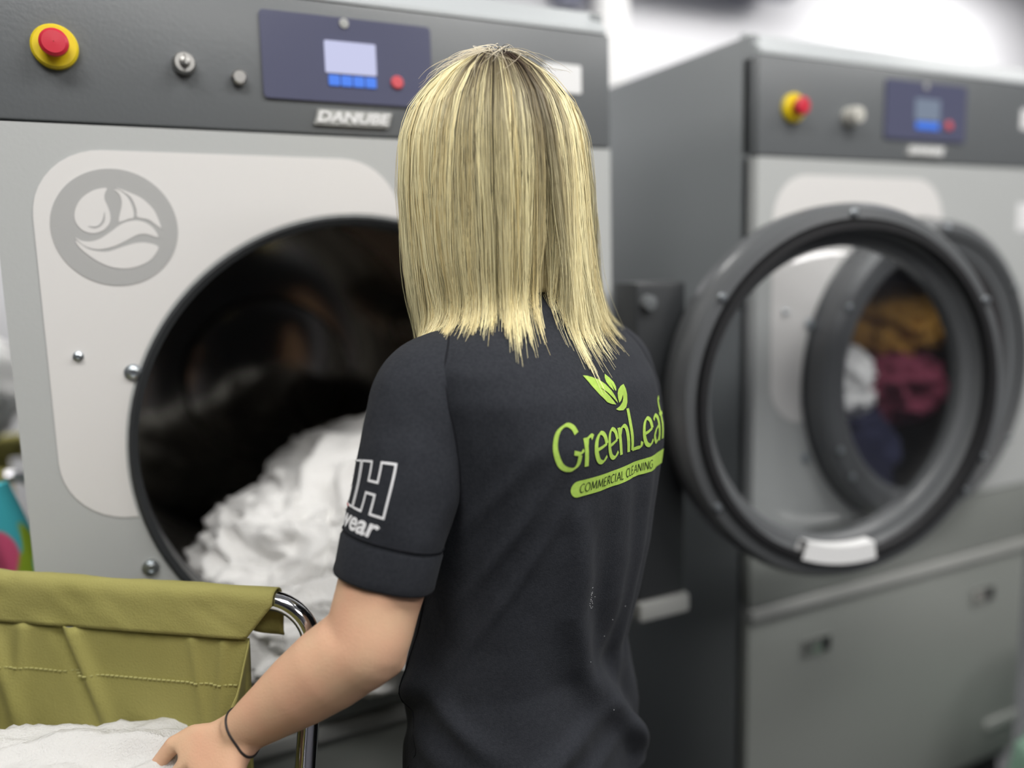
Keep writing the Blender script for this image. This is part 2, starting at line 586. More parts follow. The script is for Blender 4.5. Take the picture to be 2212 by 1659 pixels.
    fp.grid(rings, cu=True, flip=True)
    fr = put('front_panel', fp, 'light_grey', t)
    # pale decal with rounded corners, cut by the opening
    RC = OR + 0.008
    xa, xb, za, zb, rr = 0.042, 0.540, 1.066, 1.568, 0.088
    poly = [(xb, OC[1] + math.sqrt(RC ** 2 - (xb - OC[0]) ** 2)), ]
    q = rrect(xa, xb, za, zb, rr, 10)
    poly += q[0:33]
    xe = OC[0] - math.sqrt(RC ** 2 - (za - OC[1]) ** 2)
    poly += [(xe, za)]
    a0 = math.atan2(za - OC[1], xe - OC[0]) % (2 * PI)
    a1 = math.atan2(poly[0][1] - OC[1], xb - OC[0])
    for k in range(1, 60):
        a = a0 + (a1 - a0) * k / 60
        poly.append((OC[0] + RC * math.cos(a), OC[1] + RC * math.sin(a)))
    put('decal', poly_b(poly, -0.0012, 0.0005), 'decal', fr)
    ex, ez = 0.138, 1.467
    em = B()
    em.lathe([(0.0775, 0.0), (0.0775, -0.002), (0.0005, -0.002)], 72, (ex, 0, ez))
    if x0 < 0:
        put('emblem', em, 'emblem', fr)
    em2 = B()
    for nm, ps in EMB.items():
        pp = [emb_pt(p) for p in catmull(ps, 4, True)]
        if nm == 'droplet':
            pp = [emb_pt(p) for p in catmull(ps, 4, True)]
        em2.bm(poly_slab([(ex + u, ez + v) for u, v in pp], -0.0026, -0.0015))
    if x0 < 0:
        put('emblem_motif', em2, 'decal', fr)
        put('emblem_shade', B().bm(poly_slab([(ex + u, ez + v) for u, v in [emb_pt(p) for p in catmull(EMB_DARK, 3, True)]], -0.0030, -0.002)), 'emblem', fr)
    for sx, sz, sr in ((0.078, 1.297, 0.0055), (0.143, 1.270, 0.0095), (0.143, 0.989, 0.0095)):
        b = B()
        bolt(b, sx, 0, sz, sr, 0.008)
        put('screw', b, 'zinc', fr)
    put('paper_label', poly_b(rrect(0.806, 0.87, 1.455, 1.52, 0.003), -0.0015, 0.001), 'white_plate', fr)
    # rim of the opening and drum
    rim = B().lathe([(OR + 0.004, -0.004), (OR, -0.008), (OR - 0.008, -0.004), (OR - 0.010, 0.05), (OR + 0.002, 0.06)], 96, (OC[0], 0, OC[1]), closed=True)
    put('opening_rim', rim, 'ring_dark', t)
    dr = put('drum', B().lathe([(OR - 0.005, 0.055), (OR + 0.02, 0.07), (0.405, 0.09), (0.415, 0.12), (0.415, 0.80)], 96, (OC[0], 0, OC[1])), 'drum', t)
    put('drum_back', B().lathe([(0.415, 0.80), (0.20, 0.815), (0.19, 0.80), (0.0005, 0.80)], 64, (OC[0], 0, OC[1])), 'drum_back', t)
    for k in range(3):
        a = R(18 + 120 * k)
        b = B()
        b.box(-0.03, 0.03, 0.10, 0.79, -0.415, -0.33, 0.012)
        ca, sa = math.cos(a + PI / 2), math.sin(a + PI / 2)
        b.v = [(OC[0] + x * ca - z * sa, y, OC[1] + x * sa + z * ca) for x, y, z in b.v]
        put('lifter_rib', b, 'steel', dr)
    # lower panel with ledge and slot grips
    lp = put('lower_panel', B().box(0, W_, 0.004, 0.04, 0.10, ZLED - 0.012, 0.003).box(0.0, W_, 0.002, 0.04, ZLED + 0.018, ZL - 0.004, 0.003), 'lower', t)
    put('ledge_rail', B().box(0, W_, -0.006, 0.04, ZLED - 0.010, ZLED + 0.014, 0.004), 'rail', lp)
    for sx in (0.195, 0.765):
        b = B()
        b.box(sx - 0.045, sx + 0.045, 0.000, 0.006, 0.535, 0.540, 0.001).box(sx - 0.045, sx + 0.045, 0.000, 0.006, 0.574, 0.579, 0.001)
        b.box(sx - 0.045, sx - 0.040, 0.000, 0.006, 0.540, 0.574).box(sx + 0.040, sx + 0.045, 0.000, 0.006, 0.540, 0.574)
        put('grip_frame', b, 'lower', lp)
        put('grip_recess', B().box(sx - 0.040, sx + 0.040, 0.001, 0.0045, 0.540, 0.574), 'black', lp)
        put('grip_latch', B().box(sx - 0.036, sx + 0.012, -0.001, 0.004, 0.543, 0.571, 0.002), 'steel', lp)
    put('plinth', B().box(0.02, W_ - 0.02, 0.03, DP - 0.03, 0.0, 0.10), 'black', t)
    put('pale_strip', B().box(0.80, W_, -0.004, 0.02, 0.178, 0.206, 0.006), 'rail', lp)  # short pale strip low at the right end of the lower panel
    # the round door
    ring, gas, gas2, glass = make_door()
    dx, dy, dzz, rz = door
    rt_ = link('door', smooth_by_angle(ring.mesh('door')), 'ring', t, (dx, dy, dzz), (0, 0, rz))
    put('gasket', gas, 'black', rt_)
    put('bead', gas2, 'black', rt_)
    put('door_glass', glass, 'glass', rt_, sharp=80)
    for a in (88, 35, 205, 218, 327, 150):
        b = B()
        bolt(b, 0.317 * math.cos(R(a)), -0.029, 0.317 * math.sin(R(a)), 0.006, 0.006)
        put('door_screw', b, 'zinc', rt_)
        put('door_rivet', B().lathe([(0.0075, 0.046), (0.0065, 0.053), (0.0005, 0.054)], 14, (0.317 * math.cos(R(a)), 0, 0.317 * math.sin(R(a)))), 'zinc', rt_)
    return t, rt_


def poly_b(poly, y0, y1):
    b = B()
    b.bm(poly_slab(poly, y0, y1))
    return b


XA, XB = -0.11, 1.156
dryA, doorA = make_dryer(XA, 'left grey tumble dryer with its round door open and white towels spilling from the drum', (1.18 - XA, -0.186, 1.161, R(180 - 10.84)))
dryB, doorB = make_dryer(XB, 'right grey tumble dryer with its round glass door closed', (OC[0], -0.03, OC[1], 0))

# curved white strip on the inside of the open door (faces the aisle as the door hangs open)
gs = B()
sec = []
for k in range(17):
    a = R(-111 + 30 * k / 16)
    sec.append([((r) * -math.cos(a), y, r * math.sin(a)) for r, y in ((0.268, 0.036), (0.268, 0.062), (0.300, 0.062), (0.300, 0.036))])
gs.grid(sec, cu=True)
gs.add([], [])
put('door_strip', gs, 'white_plate', doorA)
# hinge plate that carries the open door, on the right edge of the left dryer
hp = B()
hp.box(0.925, 1.03, -0.085, -0.012, 0.80, 1.37, 0.010)
hinge = put('hinge_plate', hp, 'ring_dark', dryA)
put('hinge_foot', B().box(0.925, 1.035, -0.092, -0.010, 0.765, 0.80, 0.006), 'rail', hinge)
for hz in (1.335,):
    put('hinge_bolt', B().lathe([(0.014, -0.085), (0.013, -0.098), (0.0005, -0.100)], 20, (0.945, 0, hz)), 'dark_grey', hinge)
for hz in (1.29, 1.03):
    put('hinge_pin', B().tube([(1.04, -0.10, hz - 0.05), (1.04, -0.10, hz + 0.05)], 0.014, 16), 'dark_grey', hinge)

# ------------------------------------------------------------------ laundry
def rnoise(p, sc, oct=4):
    return noise.fractal(Vector(p) * sc, 1.0, 2.0, oct)


def crumple(c, r, seed, rot=0.0, fold=0.35, fine=0.10, sub=5, sc=1.0, flat=None):
    """a bundled cloth: a closed lump with deep ridged folds"""
    bm = bmesh.new()
    bmesh.ops.create_icosphere(bm, subdivisions=sub, radius=1)
    off = Vector((seed * 3.7, seed * 1.3, -seed * 2.1))
    for v in bm.verts:
        n = v.co.normalized()
        w = n + Vector((noise.noise(n * 1.3 + off), noise.noise(n * 1.3 + off * 2), noise.noise(n * 1.3 - off))) * 0.5
        rd = 1 - abs(noise.noise(w * 2.1 * sc + off)) * 1.6
        rd2 = 1 - abs(noise.noise(w * 4.6 * sc - off)) * 1.6
        d = 1 + fold * (rd - 0.6) + fold * 0.42 * (rd2 - 0.6) + fine * noise.noise(n * 9 * sc + off)
        q = Vector((n.x * r[0], n.y * r[1], n.z * r[2])) * d
        ca, sa = math.cos(rot), math.sin(rot)
        v.co = Vector((c[0] + q.x * ca - q.y * sa, c[1] + q.x * sa + q.y * ca, c[2] + q.z))
        if flat is not None and v.co.z < flat:
            v.co.z = flat + (v.co.z - flat) * 0.05
    b = B()
    b.bm(bm)
    return b


def in_drum(b, x0, front):
    """keep a cloth inside the drum, or draped over the rim in front of it"""
    cx, cz = x0 + OC[0], OC[1]
    out = []
    for x, y, z in b.v:
        r = math.hypot(x - cx, z - cz)
        if front and y < 0.06:
            if r > OR - 0.012:
                if y > -0.012:
                    y = -0.013 + 0.05 * (y + 0.012)
        else:
            y = min(max(y, 0.07 if front else 0.045), 0.78)
            lim = (OR - 0.01 if y < 0.07 else 0.405)
            if r > lim:
                x, z = cx + (x - cx) * lim / r, cz + (z - cz) * lim / r
        out.append((x, y, z))
    b.v = out
    return b


ax = XA + OC[0]
pile = [
    ((ax + 0.12, 0.34, 0.93), (0.24, 0.20, 0.17), 1, 'white towel heaped highest at the back inside the left dryer drum'),
    ((ax - 0.10, 0.22, 0.875), (0.17, 0.15, 0.13), 2, 'white towel bunched at the left inside the left dryer drum'),
    ((ax + 0.05, 0.08, 0.865), (0.20, 0.12, 0.12), 3, 'white towel in the middle of the left dryer opening'),
    ((ax - 0.02, -0.035, 0.835), (0.19, 0.07, 0.085), 4, 'white towel hanging out over the lower rim of the left dryer'),
    ((ax + 0.24, 0.13, 0.90), (0.13, 0.14, 0.13), 5, 'white towel bunched at the right inside the left dryer drum'),
]
for c, r, sd, lb in pile:
    o = put('towel', in_drum(crumple(c, r, sd, sd * 0.7, 0.36, 0.025, 6, 0.95), XA, sd in (3, 4)), 'towel', sharp=180)
    tag(o, lb, 'towel', 'white towels in the open dryer')

bx = XB + OC[0]
for c, r, sd, m, nm, lb in [  # cloths added in place of the reflections in the right door glass
    ((bx + 0.17, 0.21, 1.235), (0.17, 0.13, 0.09), 11, 'orange', 'reflection_cloth', 'orange cloth standing in for a reflection in the right dryer glass, uppermost at the right'),
    ((bx + 0.15, 0.20, 1.085), (0.16, 0.13, 0.10), 12, 'magenta', 'reflection_cloth', 'dark magenta cloth standing in for a reflection, under the orange one behind the right dryer door'),
    ((bx - 0.08, 0.20, 1.10), (0.14, 0.12, 0.11), 13, 'towel', 'towel', 'white cloth standing in for a reflection in the right dryer glass, beside the coloured ones'),
    ((bx - 0.02, 0.26, 0.93), (0.28, 0.16, 0.14), 14, 'navy', 'reflection_cloth', 'navy blue cloth standing in for a reflection low in the right dryer glass'),
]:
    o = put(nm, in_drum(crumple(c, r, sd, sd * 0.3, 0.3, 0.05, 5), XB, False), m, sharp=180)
    tag(o, lb, nm if nm == 'reflection_cloth' else 'towel', 'cloths standing in for reflections in the right dryer door')


# ------------------------------------------------------------------ laundry trolleys (folding X frame, canvas bag)
def make_trolley(origin, ang, label, rich=True, length=0.56):
    """local frame: x runs along the far bar away from its right end, y runs towards the near bar"""
    t = empty('laundry_trolley', (origin[0], origin[1], 0), label, 'trolley', ang)
    L, D, Z = length, 0.45, 1.0
    for s, (ya, yb) in enumerate(((0.0, D), (D, 0.0))):
        # one U tube: leg, bend, top bar, bend, leg; legs slant to the opposite side
        def leg(x):
            return [(x, ya + (yb - ya) * k / 7 * 0.92 + (0.0), (Z - 0.062) - (Z - 0.062 - 0.085) * k / 7) for k in range(1, 8)]
        xo = 0.0 if s == 0 else -0.012
        p = [q for q in reversed(leg(-0.052 + xo))]
        dirn = 1 if yb > ya else -1
        p += [(-0.052 + xo, ya + dirn * 0.012, Z - 0.062)]
        for k in range(13):
            a = PI / 2 * k / 12
            p.append((0.0 + xo - 0.050 * math.cos(a), ya + dirn * 0.008 * (1 - k / 12), Z - 0.048 + 0.048 * math.sin(a)))
        p += [(L * k / 8, ya, Z) for k in range(1, 8)]
        for k in range(13):
            a = PI / 2 * (12 - k) / 12
            p.append((L - xo + 0.050 * math.cos(a), ya + dirn * 0.008 * k / 12, Z - 0.048 + 0.048 * math.sin(a)))
        p += [(L + 0.052 - xo, ya + dirn * 0.012, Z - 0.062)]
        p += leg(L + 0.052 - xo)
        put('frame_tube', B().tube(p, 0.0125, 20), 'chrome', t, sharp=60)
    for x in (-0.058, L + 0.058):
        put('pivot_bolt', B().lathe([(0.016, -0.012), (0.016, 0.012), (0.0005, 0.013)], 16, (x, D / 2, 0.52), axis='x'), 'zinc', t)
    for x in (-0.052, L + 0.052):
        for y in (0.04, D - 0.04):
            b = B().lathe([(0.0005, -0.014), (0.034, -0.014), (0.04, -0.008), (0.04, 0.008), (0.034, 0.014), (0.0005, 0.014)], 24, (x, y, 0.04), axis='x')
            c = put('castor', b, 'castor', t)
            put('castor_fork', B().box(x - 0.02, x - 0.015, y - 0.012, y + 0.012, 0.03, 0.095).box(x + 0.015, x + 0.02, y - 0.012, y + 0.012, 0.03, 0.095).box(x - 0.02, x + 0.02, y - 0.012, y + 0.012, 0.085, 0.097), 'zinc', c)
    # canvas bag: perimeter loops lofted downwards
    per = []
    nL, nD = 120, 60
    for i in range(nL):
        per.append((0.028 + (L - 0.05) * i / nL, 0.014, 'far'))
    for i in range(nD):
        per.append((L - 0.022, 0.014 + (D - 0.028) * i / nD, 'left'))
    for i in range(nL):
        per.append((L - 0.022 - (L - 0.05) * i / nL, D - 0.014, 'near'))
    for i in range(nD):
        per.append((0.028, D - 0.014 - (D - 0.028) * i / nD, 'right'))

    def rim(x, y, side):
        if side in ('far', 'near'):
            return 0.955
        v = y
        sag = np.interp(v, [0.014, 0.035, 0.07, 0.12, 0.22, 0.32, 0.40, 0.436], [0.955, 0.93, 0.885, 0.835, 0.80, 0.83, 0.90, 0.955])
        return float(sag)
    rows = []
    nz = 70
    for j in range(nz + 1):
        tt = j / nz
        row = []
        for x, y, side in per:
            z0 = rim(x, y, side)
            z = z0 + (0.30 - z0) * tt
            d = 0.0
            if rich:
                # hand pleats that hang below the hem, dying out downwards, and slow sag
                fall = math.exp(-((0.93 - z) / 0.12) ** 2) * min(1, max(0, (0.975 - z) / 0.03))
                u = x if side in ('far', 'near') else y
                for pc, am, wd, sl in ((0.062, 0.004, 0.007, 0.1), (0.10, 0.003, 0.006, -0.1), (0.255, 0.008, 0.010, -0.3), (0.275, -0.006, 0.008, -0.35), (0.37, 0.008, 0.012, -0.25), (0.40, 0.007, 0.011, 0.3), (0.33, 0.004, 0.01, 0.2), (0.47, 0.006, 0.012, 0.1)):
                    d += am * math.exp(-((u - pc - sl * (0.93 - z)) / wd) ** 2) * fall * 1.3
                d += 0.006 * noise.noise(Vector((u * 7, z * 3, 1.0 if side == 'far' else 5.0))) * min(1, (z0 - z) / 0.05)
                d += 0.012 * math.sin(PI * tt) * (1 + 0.6 * noise.noise(Vector((u * 3, z * 2, 9))))
            nx, ny = {'far': (0, 1), 'near': (0, -1), 'left': (-1, 0), 'right': (1, 0)}[side]
            s = 1.0
            row.append((x + nx * d, y + ny * d, z))
        rows.append(row)
    b = B()
    b.grid(rows, cu=True)
    k = len(b.v)
    cx, cy = L / 2, D / 2
    last = rows[-1]
    b.add(last + [(cx, cy, 0.29)], [(i, (i + 1) % len(last), len(last)) for i in range(len(last))])
    bag = put('canvas_bag', b, 'olive', t, sharp=180)
    md = bag.modifiers.new('thick', 'SOLIDIFY')
    md.thickness = 0.0015
    # sleeve of canvas folded over each top bar
    for yb, dr in ((0.0, 1), (D, -1)):
        rows = []
        n = 90
        for i in range(n + 1):
            f = i / n
            row = []
            for k in range(25):
                q = k / 24
                # path over the bar, from the outside hem to the inside hem
                if q < 0.3:
                    v, z = -0.0155, Z - 0.05 + (0.05) * q / 0.3
                elif q < 0.62:
                    a = PI - PI * (q - 0.3) / 0.32
                    v, z = 0.0155 * math.cos(a), Z + 0.0155 * math.sin(a)
                else:
                    v, z = 0.0155 + 0.002 * (q - 0.62) / 0.38, Z - 0.045 * (q - 0.62) / 0.38
                x = (-0.006 if q < 0.62 else -0.006 + 0.036 * (q - 0.62) / 0.38) + f * (L + 0.004 - (0.028 * max(0, q - 0.62) / 0.38))
                wr = 0.0
                if rich:
                    hang = max(0, (Z + 0.005 - z) / 0.05)
                    wr = 0.0036 * noise.noise(Vector((x * 16 + z * 14, z * 18, 3.3))) + 0.0016 * noise.noise(Vector((x * 40 - z * 50, z * 40, 1.3))) + 0.0065 * hang * abs(noise.noise(Vector((x * 20 - z * 26, z * 4, 7.7))))
                row.append((x, yb + dr * (v + (wr if v > 0 else -wr)), z + wr * 0.4))
            rows.append(row)
        b = B()
        b.grid(rows)
        hem = put('folded_hem', b, 'olive', bag, sharp=180)
        md = hem.modifiers.new('thick', 'SOLIDIFY')
        md.thickness = 0.0018
        md.offset = 1
    # a row of pale stitches on the inside of the far panel
    b = B()
    far = [np.array(rows_) for rows_ in ()]
    ns = 74
    for i in range(ns):
        x = 0.045 + i * (L - 0.09) / ns
        z = 0.897 - 0.010 * math.sin(x * 6) + 0.014 * x / L
        tt = (z - 0.955) / (0.30 - 0.955)
        u = x
        fall = math.exp(-((0.93 - z) / 0.12) ** 2) * min(1, max(0, (0.975 - z) / 0.03))
        d = 0
        for pc, am, wd, sl in ((0.062, 0.004, 0.007, 0.1), (0.10, 0.003, 0.006, -0.1), (0.255, 0.008, 0.010, -0.3), (0.275, -0.006, 0.008, -0.35), (0.37, 0.008, 0.012, -0.25), (0.40, 0.007, 0.011, 0.3), (0.33, 0.004, 0.01, 0.2), (0.47, 0.006, 0.012, 0.1)):
            d += am * math.exp(-((u - pc - sl * (0.93 - z)) / wd) ** 2) * fall * 1.3
        d += 0.006 * noise.noise(Vector((u * 7, z * 3, 1.0))) * min(1, (0.955 - z) / 0.05)
        d += 0.012 * math.sin(PI * tt) * (1 + 0.6 * noise.noise(Vector((u * 3, z * 2, 9))))
        b.box(x, x + 0.0045, 0.014 + d, 0.0162 + d, z - 0.0006, z + 0.0006)
    if rich:
        st = put('stitching', b, 'stitch', bag)
        st['kind'] = 'stuff'
    return t


ANG = math.atan2(0.543, -0.84)
# local +y must point towards the camera side: mirror-free because x turned by ANG gives y = (-0.543, -0.84)
tr1 = make_trolley((0.160, -0.242), ANG, 'olive canvas laundry trolley on a chrome folding frame beside the woman')

# the far end of its frame stands a little higher (the cloth pulls it up)
for part in tr1.children_recursive:
    for v in part.data.vertices:
        v.co.z += 0.05 * v.co.x * v.co.z
    part.data.update()

# towels in the front trolley: the one in her hand on top, another below
def towel_heap(c, r, seed, rot, flat=None):
    bm = bmesh.new()
    bmesh.ops.create_icosphere(bm, subdivisions=6, radius=1)
    off = Vector((seed * 1.7, seed * 2.3, seed))
    ca, sa = math.cos(rot), math.sin(rot)
    for v in bm.verts:
        n = v.co.normalized()
        q = Vector((math.copysign(abs(n.x) ** 0.85, n.x) * r[0], math.copysign(abs(n.y) ** 0.85, n.y) * r[1], math.copysign(abs(n.z) ** 0.9, n.z) * r[2]))
        w = q + Vector((noise.noise(q * 6 + off), noise.noise(q * 6 - off), noise.noise(q * 6 + off * 2))) * 0.02
        ridge = (1 - abs(noise.noise(Vector((w.x * 5, w.y * 15, w.z * 6)) + off)) * 2) * 0.020
        ridge += (1 - abs(noise.noise(Vector((w.x * 9 + w.y * 8, w.y * 34 - w.x * 9, w.z * 12)) - off)) * 2) * 0.013
        ridge += (1 - abs(noise.noise(Vector((w.x * 22 + w.y * 20, w.y * 70 - w.x * 24, w.z * 30)) + off * 3)) * 2) * 0.004
        rib = 0.0011 * math.sin((w.y * 1.0 + w.x * 0.35) * 760)
        fine = 0.0012 * noise.noise(q * 240 + off)
        q = q + n * (ridge + rib + fine)
        v.co = Vector((c[0] + q.x * ca - q.y * sa, c[1] + q.x * sa + q.y * ca, c[2] + q.z))
    b = B()
    b.bm(bm)
    return b


o = put('towel', towel_heap((-0.105, -0.235, 0.787), (0.175, 0.118, 0.062), 3, R(-12)), 'towel_rib', sharp=180)
tag(o, 'white ribbed towel on top in the olive trolley, gripped by the hand', 'towel')
o = put('towel', crumple((-0.165, -0.31, 0.655), (0.16, 0.12, 0.09), 21, ANG, 0.25, 0.05, 5), 'towel', sharp=180)
tag(o, 'white towel underneath at the bottom of the olive trolley', 'towel')

# ------------------------------------------------------------------ background at the left and right edges
tr2 = make_trolley((-0.21, 1.16), R(180), 'second olive canvas trolley far left behind the open dryer', rich=False, length=0.6)
o = put('bedding', crumple((-0.45, 0.93, 1.16), (0.27, 0.19, 0.17), 31, 0.3, 0.25, 0.06, 4), 'towel', sharp=180)
tag(o, 'white bedding bundle heaped on the second trolley at the left edge', 'bedding')


def patterned():
    m = bpy.data.materials.new('turquoise_print')
    m.use_nodes = True
    nt = m.node_tree
    b = nt.nodes['Principled BSDF']
    b.inputs['Roughness'].default_value = 0.9
    tc = nt.nodes.new('ShaderNodeTexCoord')
    base = (*lin((70, 186, 198)), 1)
    prev = None
    for i, (sc, col, th) in enumerate(((11, (232, 120, 60), 0.865), (13, (150, 180, 40), 0.885), (9, (222, 90, 130), 0.90))):
        v = nt.nodes.new('ShaderNodeTexNoise')
        v.inputs['Scale'].default_value = sc
        v.inputs['Detail'].default_value = 0
        mp = nt.nodes.new('ShaderNodeMapping')
        mp.inputs['Location'].default_value = (i * 5.1, i * 2.2, i * 3.3)
        nt.links.new(tc.outputs['Object'], mp.inputs[0])
        nt.links.new(mp.outputs[0], v.inputs['Vector'])
        r = nt.nodes.new('ShaderNodeMapRange')
        r.inputs[1].default_value = th - 0.22
        r.inputs[2].default_value = th - 0.18
        nt.links.new(v.outputs['Fac'], r.inputs[0])
        mx = nt.nodes.new('ShaderNodeMix')
        mx.data_type = 'RGBA'
        if prev is None:
            mx.inputs[6].default_value = base
        else:
            nt.links.new(prev, mx.inputs[6])
        mx.inputs[7].default_value = (*lin(col), 1)
        nt.links.new(r.outputs[0], mx.inputs[0])
        prev = mx.outputs[2]
    nt.links.new(prev, b.inputs['Base Color'])
    return m


MT['turq_print'] = patterned()


def sack(c, rx, ry, h, seed, top=0.55, neck=0.62):
    rows = []
    for j in range(41):
        f = j / 40
        z = h * f
        k = np.interp(f, [0, 0.03, 0.2, 0.6, 0.85, 0.93, 1.0], [0.80, 0.95, 1.03, 1.0, 0.5 + neck * 0.58, neck, top])
        row = []
        for i in range(72):
            t = 2 * PI * i / 72
            w = 1 + 0.06 * noise.noise(Vector((math.cos(t) * 1.5, math.sin(t) * 1.5, f * 2.5 + seed))) + 0.05 * f * math.sin(t * 9 + seed) + 0.02 * math.sin(t * 17 + f * 6)
            row.append((c[0] + rx * k * w * math.cos(t), c[1] + ry * k * w * math.sin(t), c[2] + z + 0.012 * math.sin(3 * t + seed) * f))
        rows.append(row)
    b = B()
    b.grid(rows, cu=True)
    last = rows[-1]
    b.add(last + [(c[0], c[1], c[2] + h * 0.97)], [(i, (i + 1) % 72, 72) for i in range(72)])
    b.add(rows[0] + [(c[0], c[1], c[2])], [((i + 1) % 72, i, 72) for i in range(72)])
    return b


o = put('laundry_sack', sack((-0.375, 0.27, 0), 0.228, 0.15, 1.07, 2.0, 0.9, 1.0), 'turq_print', sharp=180)
tag(o, 'turquoise laundry sack with orange and pink print at the left edge', 'laundry sack')
o = put('laundry_sack', sack((1.97, -0.26, 0), 0.22, 0.16, 0.33, 5.0, 0.75), 'mint', sharp=180)
tag(o, 'pale mint green laundry sack standing at the right dryer', 'laundry sack')
o = put('towel', crumple((2.02, -0.25, 0.43), (0.185, 0.12, 0.14), 41, 0.2, 0.2, 0.05, 4), 'towel', sharp=180)
tag(o, 'white towel bundle on top of the mint green sack', 'towel')
# ducting behind the machines
b = B().tube([(X0 + 0.02, 1.86, 2.73), (3.05, 1.86, 2.73), (3.05, 1.86, 2.73)][:2], 0.105, 32)
for k in range(8):
    xx = X0 + 0.4 + k * 0.8
    b.lathe([(0.105, -0.012), (0.112, -0.01), (0.112, 0.01), (0.105, 0.012)], 32, (xx, 1.86, 2.73), axis='x')
o = put('exhaust_duct', b, 'duct')
tag(o, 'thick grey exhaust duct running high along the white back wall', 'duct')
b = B().tube([(2.07, 1.90, 0.0), (2.07, 1.90, 2.62)], 0.075, 24)
o = put('vent_pipe', b, 'white_plate')
tag(o, 'white vertical pipe rising behind the left dryer', 'pipe')
o = put('junction_box', B().box(1.83, 1.97, 1.93, 2.0, 2.505, 2.64, 0.01), 'duct')
tag(o, 'small grey junction box on the back wall above the left dryer', 'junction box')


# ------------------------------------------------------------------ the woman
TX, TY = 0.485, -0.341
AZ = R(-25)
ra = np.array([math.cos(AZ), -math.sin(AZ), 0.0])      # her right
fa = np.array([math.sin(AZ), math.cos(AZ), 0.0])       # her front
CR = np.array([0.8966, -0.4431, 0.0])
CV = np.array([0.4431, 0.8966, 0.0])


def Lw(a, b, z):
    return np.array([TX, TY, 0.0]) + a * ra + b * fa + np.array([0, 0, z])


person = empty('person', (TX, TY, 0), 'woman with blonde bob and black printed T-shirt seen from behind, reaching into the olive trolley', 'person')
OFF = (-TX, -TY, 0)


def wput(name, b, m, parent=None, sharp=180):
    """a part whose mesh is written in world coordinates"""
    p = parent if parent is not None else person
    return put(name, b, m, p, OFF if p is person else (0, 0, 0), sharp=sharp)


# torso profile of the shirt: height, half width, back depth, front depth, forward shift, sideways lean
TP = np.array([
    (0.735, 0.188, 0.124, 0.118, 0.000, -0.024), (0.80, 0.186, 0.125, 0.118, 0.000, -0.025), (0.86, 0.176, 0.122, 0.115, 0.002, -0.028),
    (0.91, 0.166, 0.121, 0.113, 0.004, -0.030), (0.97, 0.164, 0.121, 0.114, 0.004, -0.015), (1.05, 0.168, 0.124, 0.120, 0.002, -0.004),
    (1.12, 0.175, 0.127, 0.126, 0.000, 0.0), (1.20, 0.184, 0.129, 0.126, 0.0, 0.0), (1.255, 0.189, 0.119, 0.120, 0.002, 0.0), (1.29, 0.184, 0.104, 0.106, 0.008, 0.0),
    (1.315, 0.164, 0.090, 0.088, 0.014, 0.0), (1.335, 0.130, 0.080, 0.068, 0.018, 0.0), (1.352, 0.103, 0.078, 0.060, 0.018, 0.0), (1.366, 0.080, 0.068, 0.054, 0.022, 0.0), (1.374, 0.068, 0.063, 0.052, 0.024, 0.0)])
zz = np.linspace(0.735, 1.374, 640)
TT = np.stack([np.interp(zz, TP[:, 0], TP[:, k]) for k in range(1, 6)], 1)
ker = np.exp(-np.linspace(-2, 2, 31) ** 2)
ker /= ker.sum()
TT = np.stack([np.convolve(np.pad(TT[:, k], 15, mode='reflect', reflect_type='odd'), ker, 'valid') for k in range(5)], 1)


def g(x, w):
    return np.exp(-(x / w) ** 2)


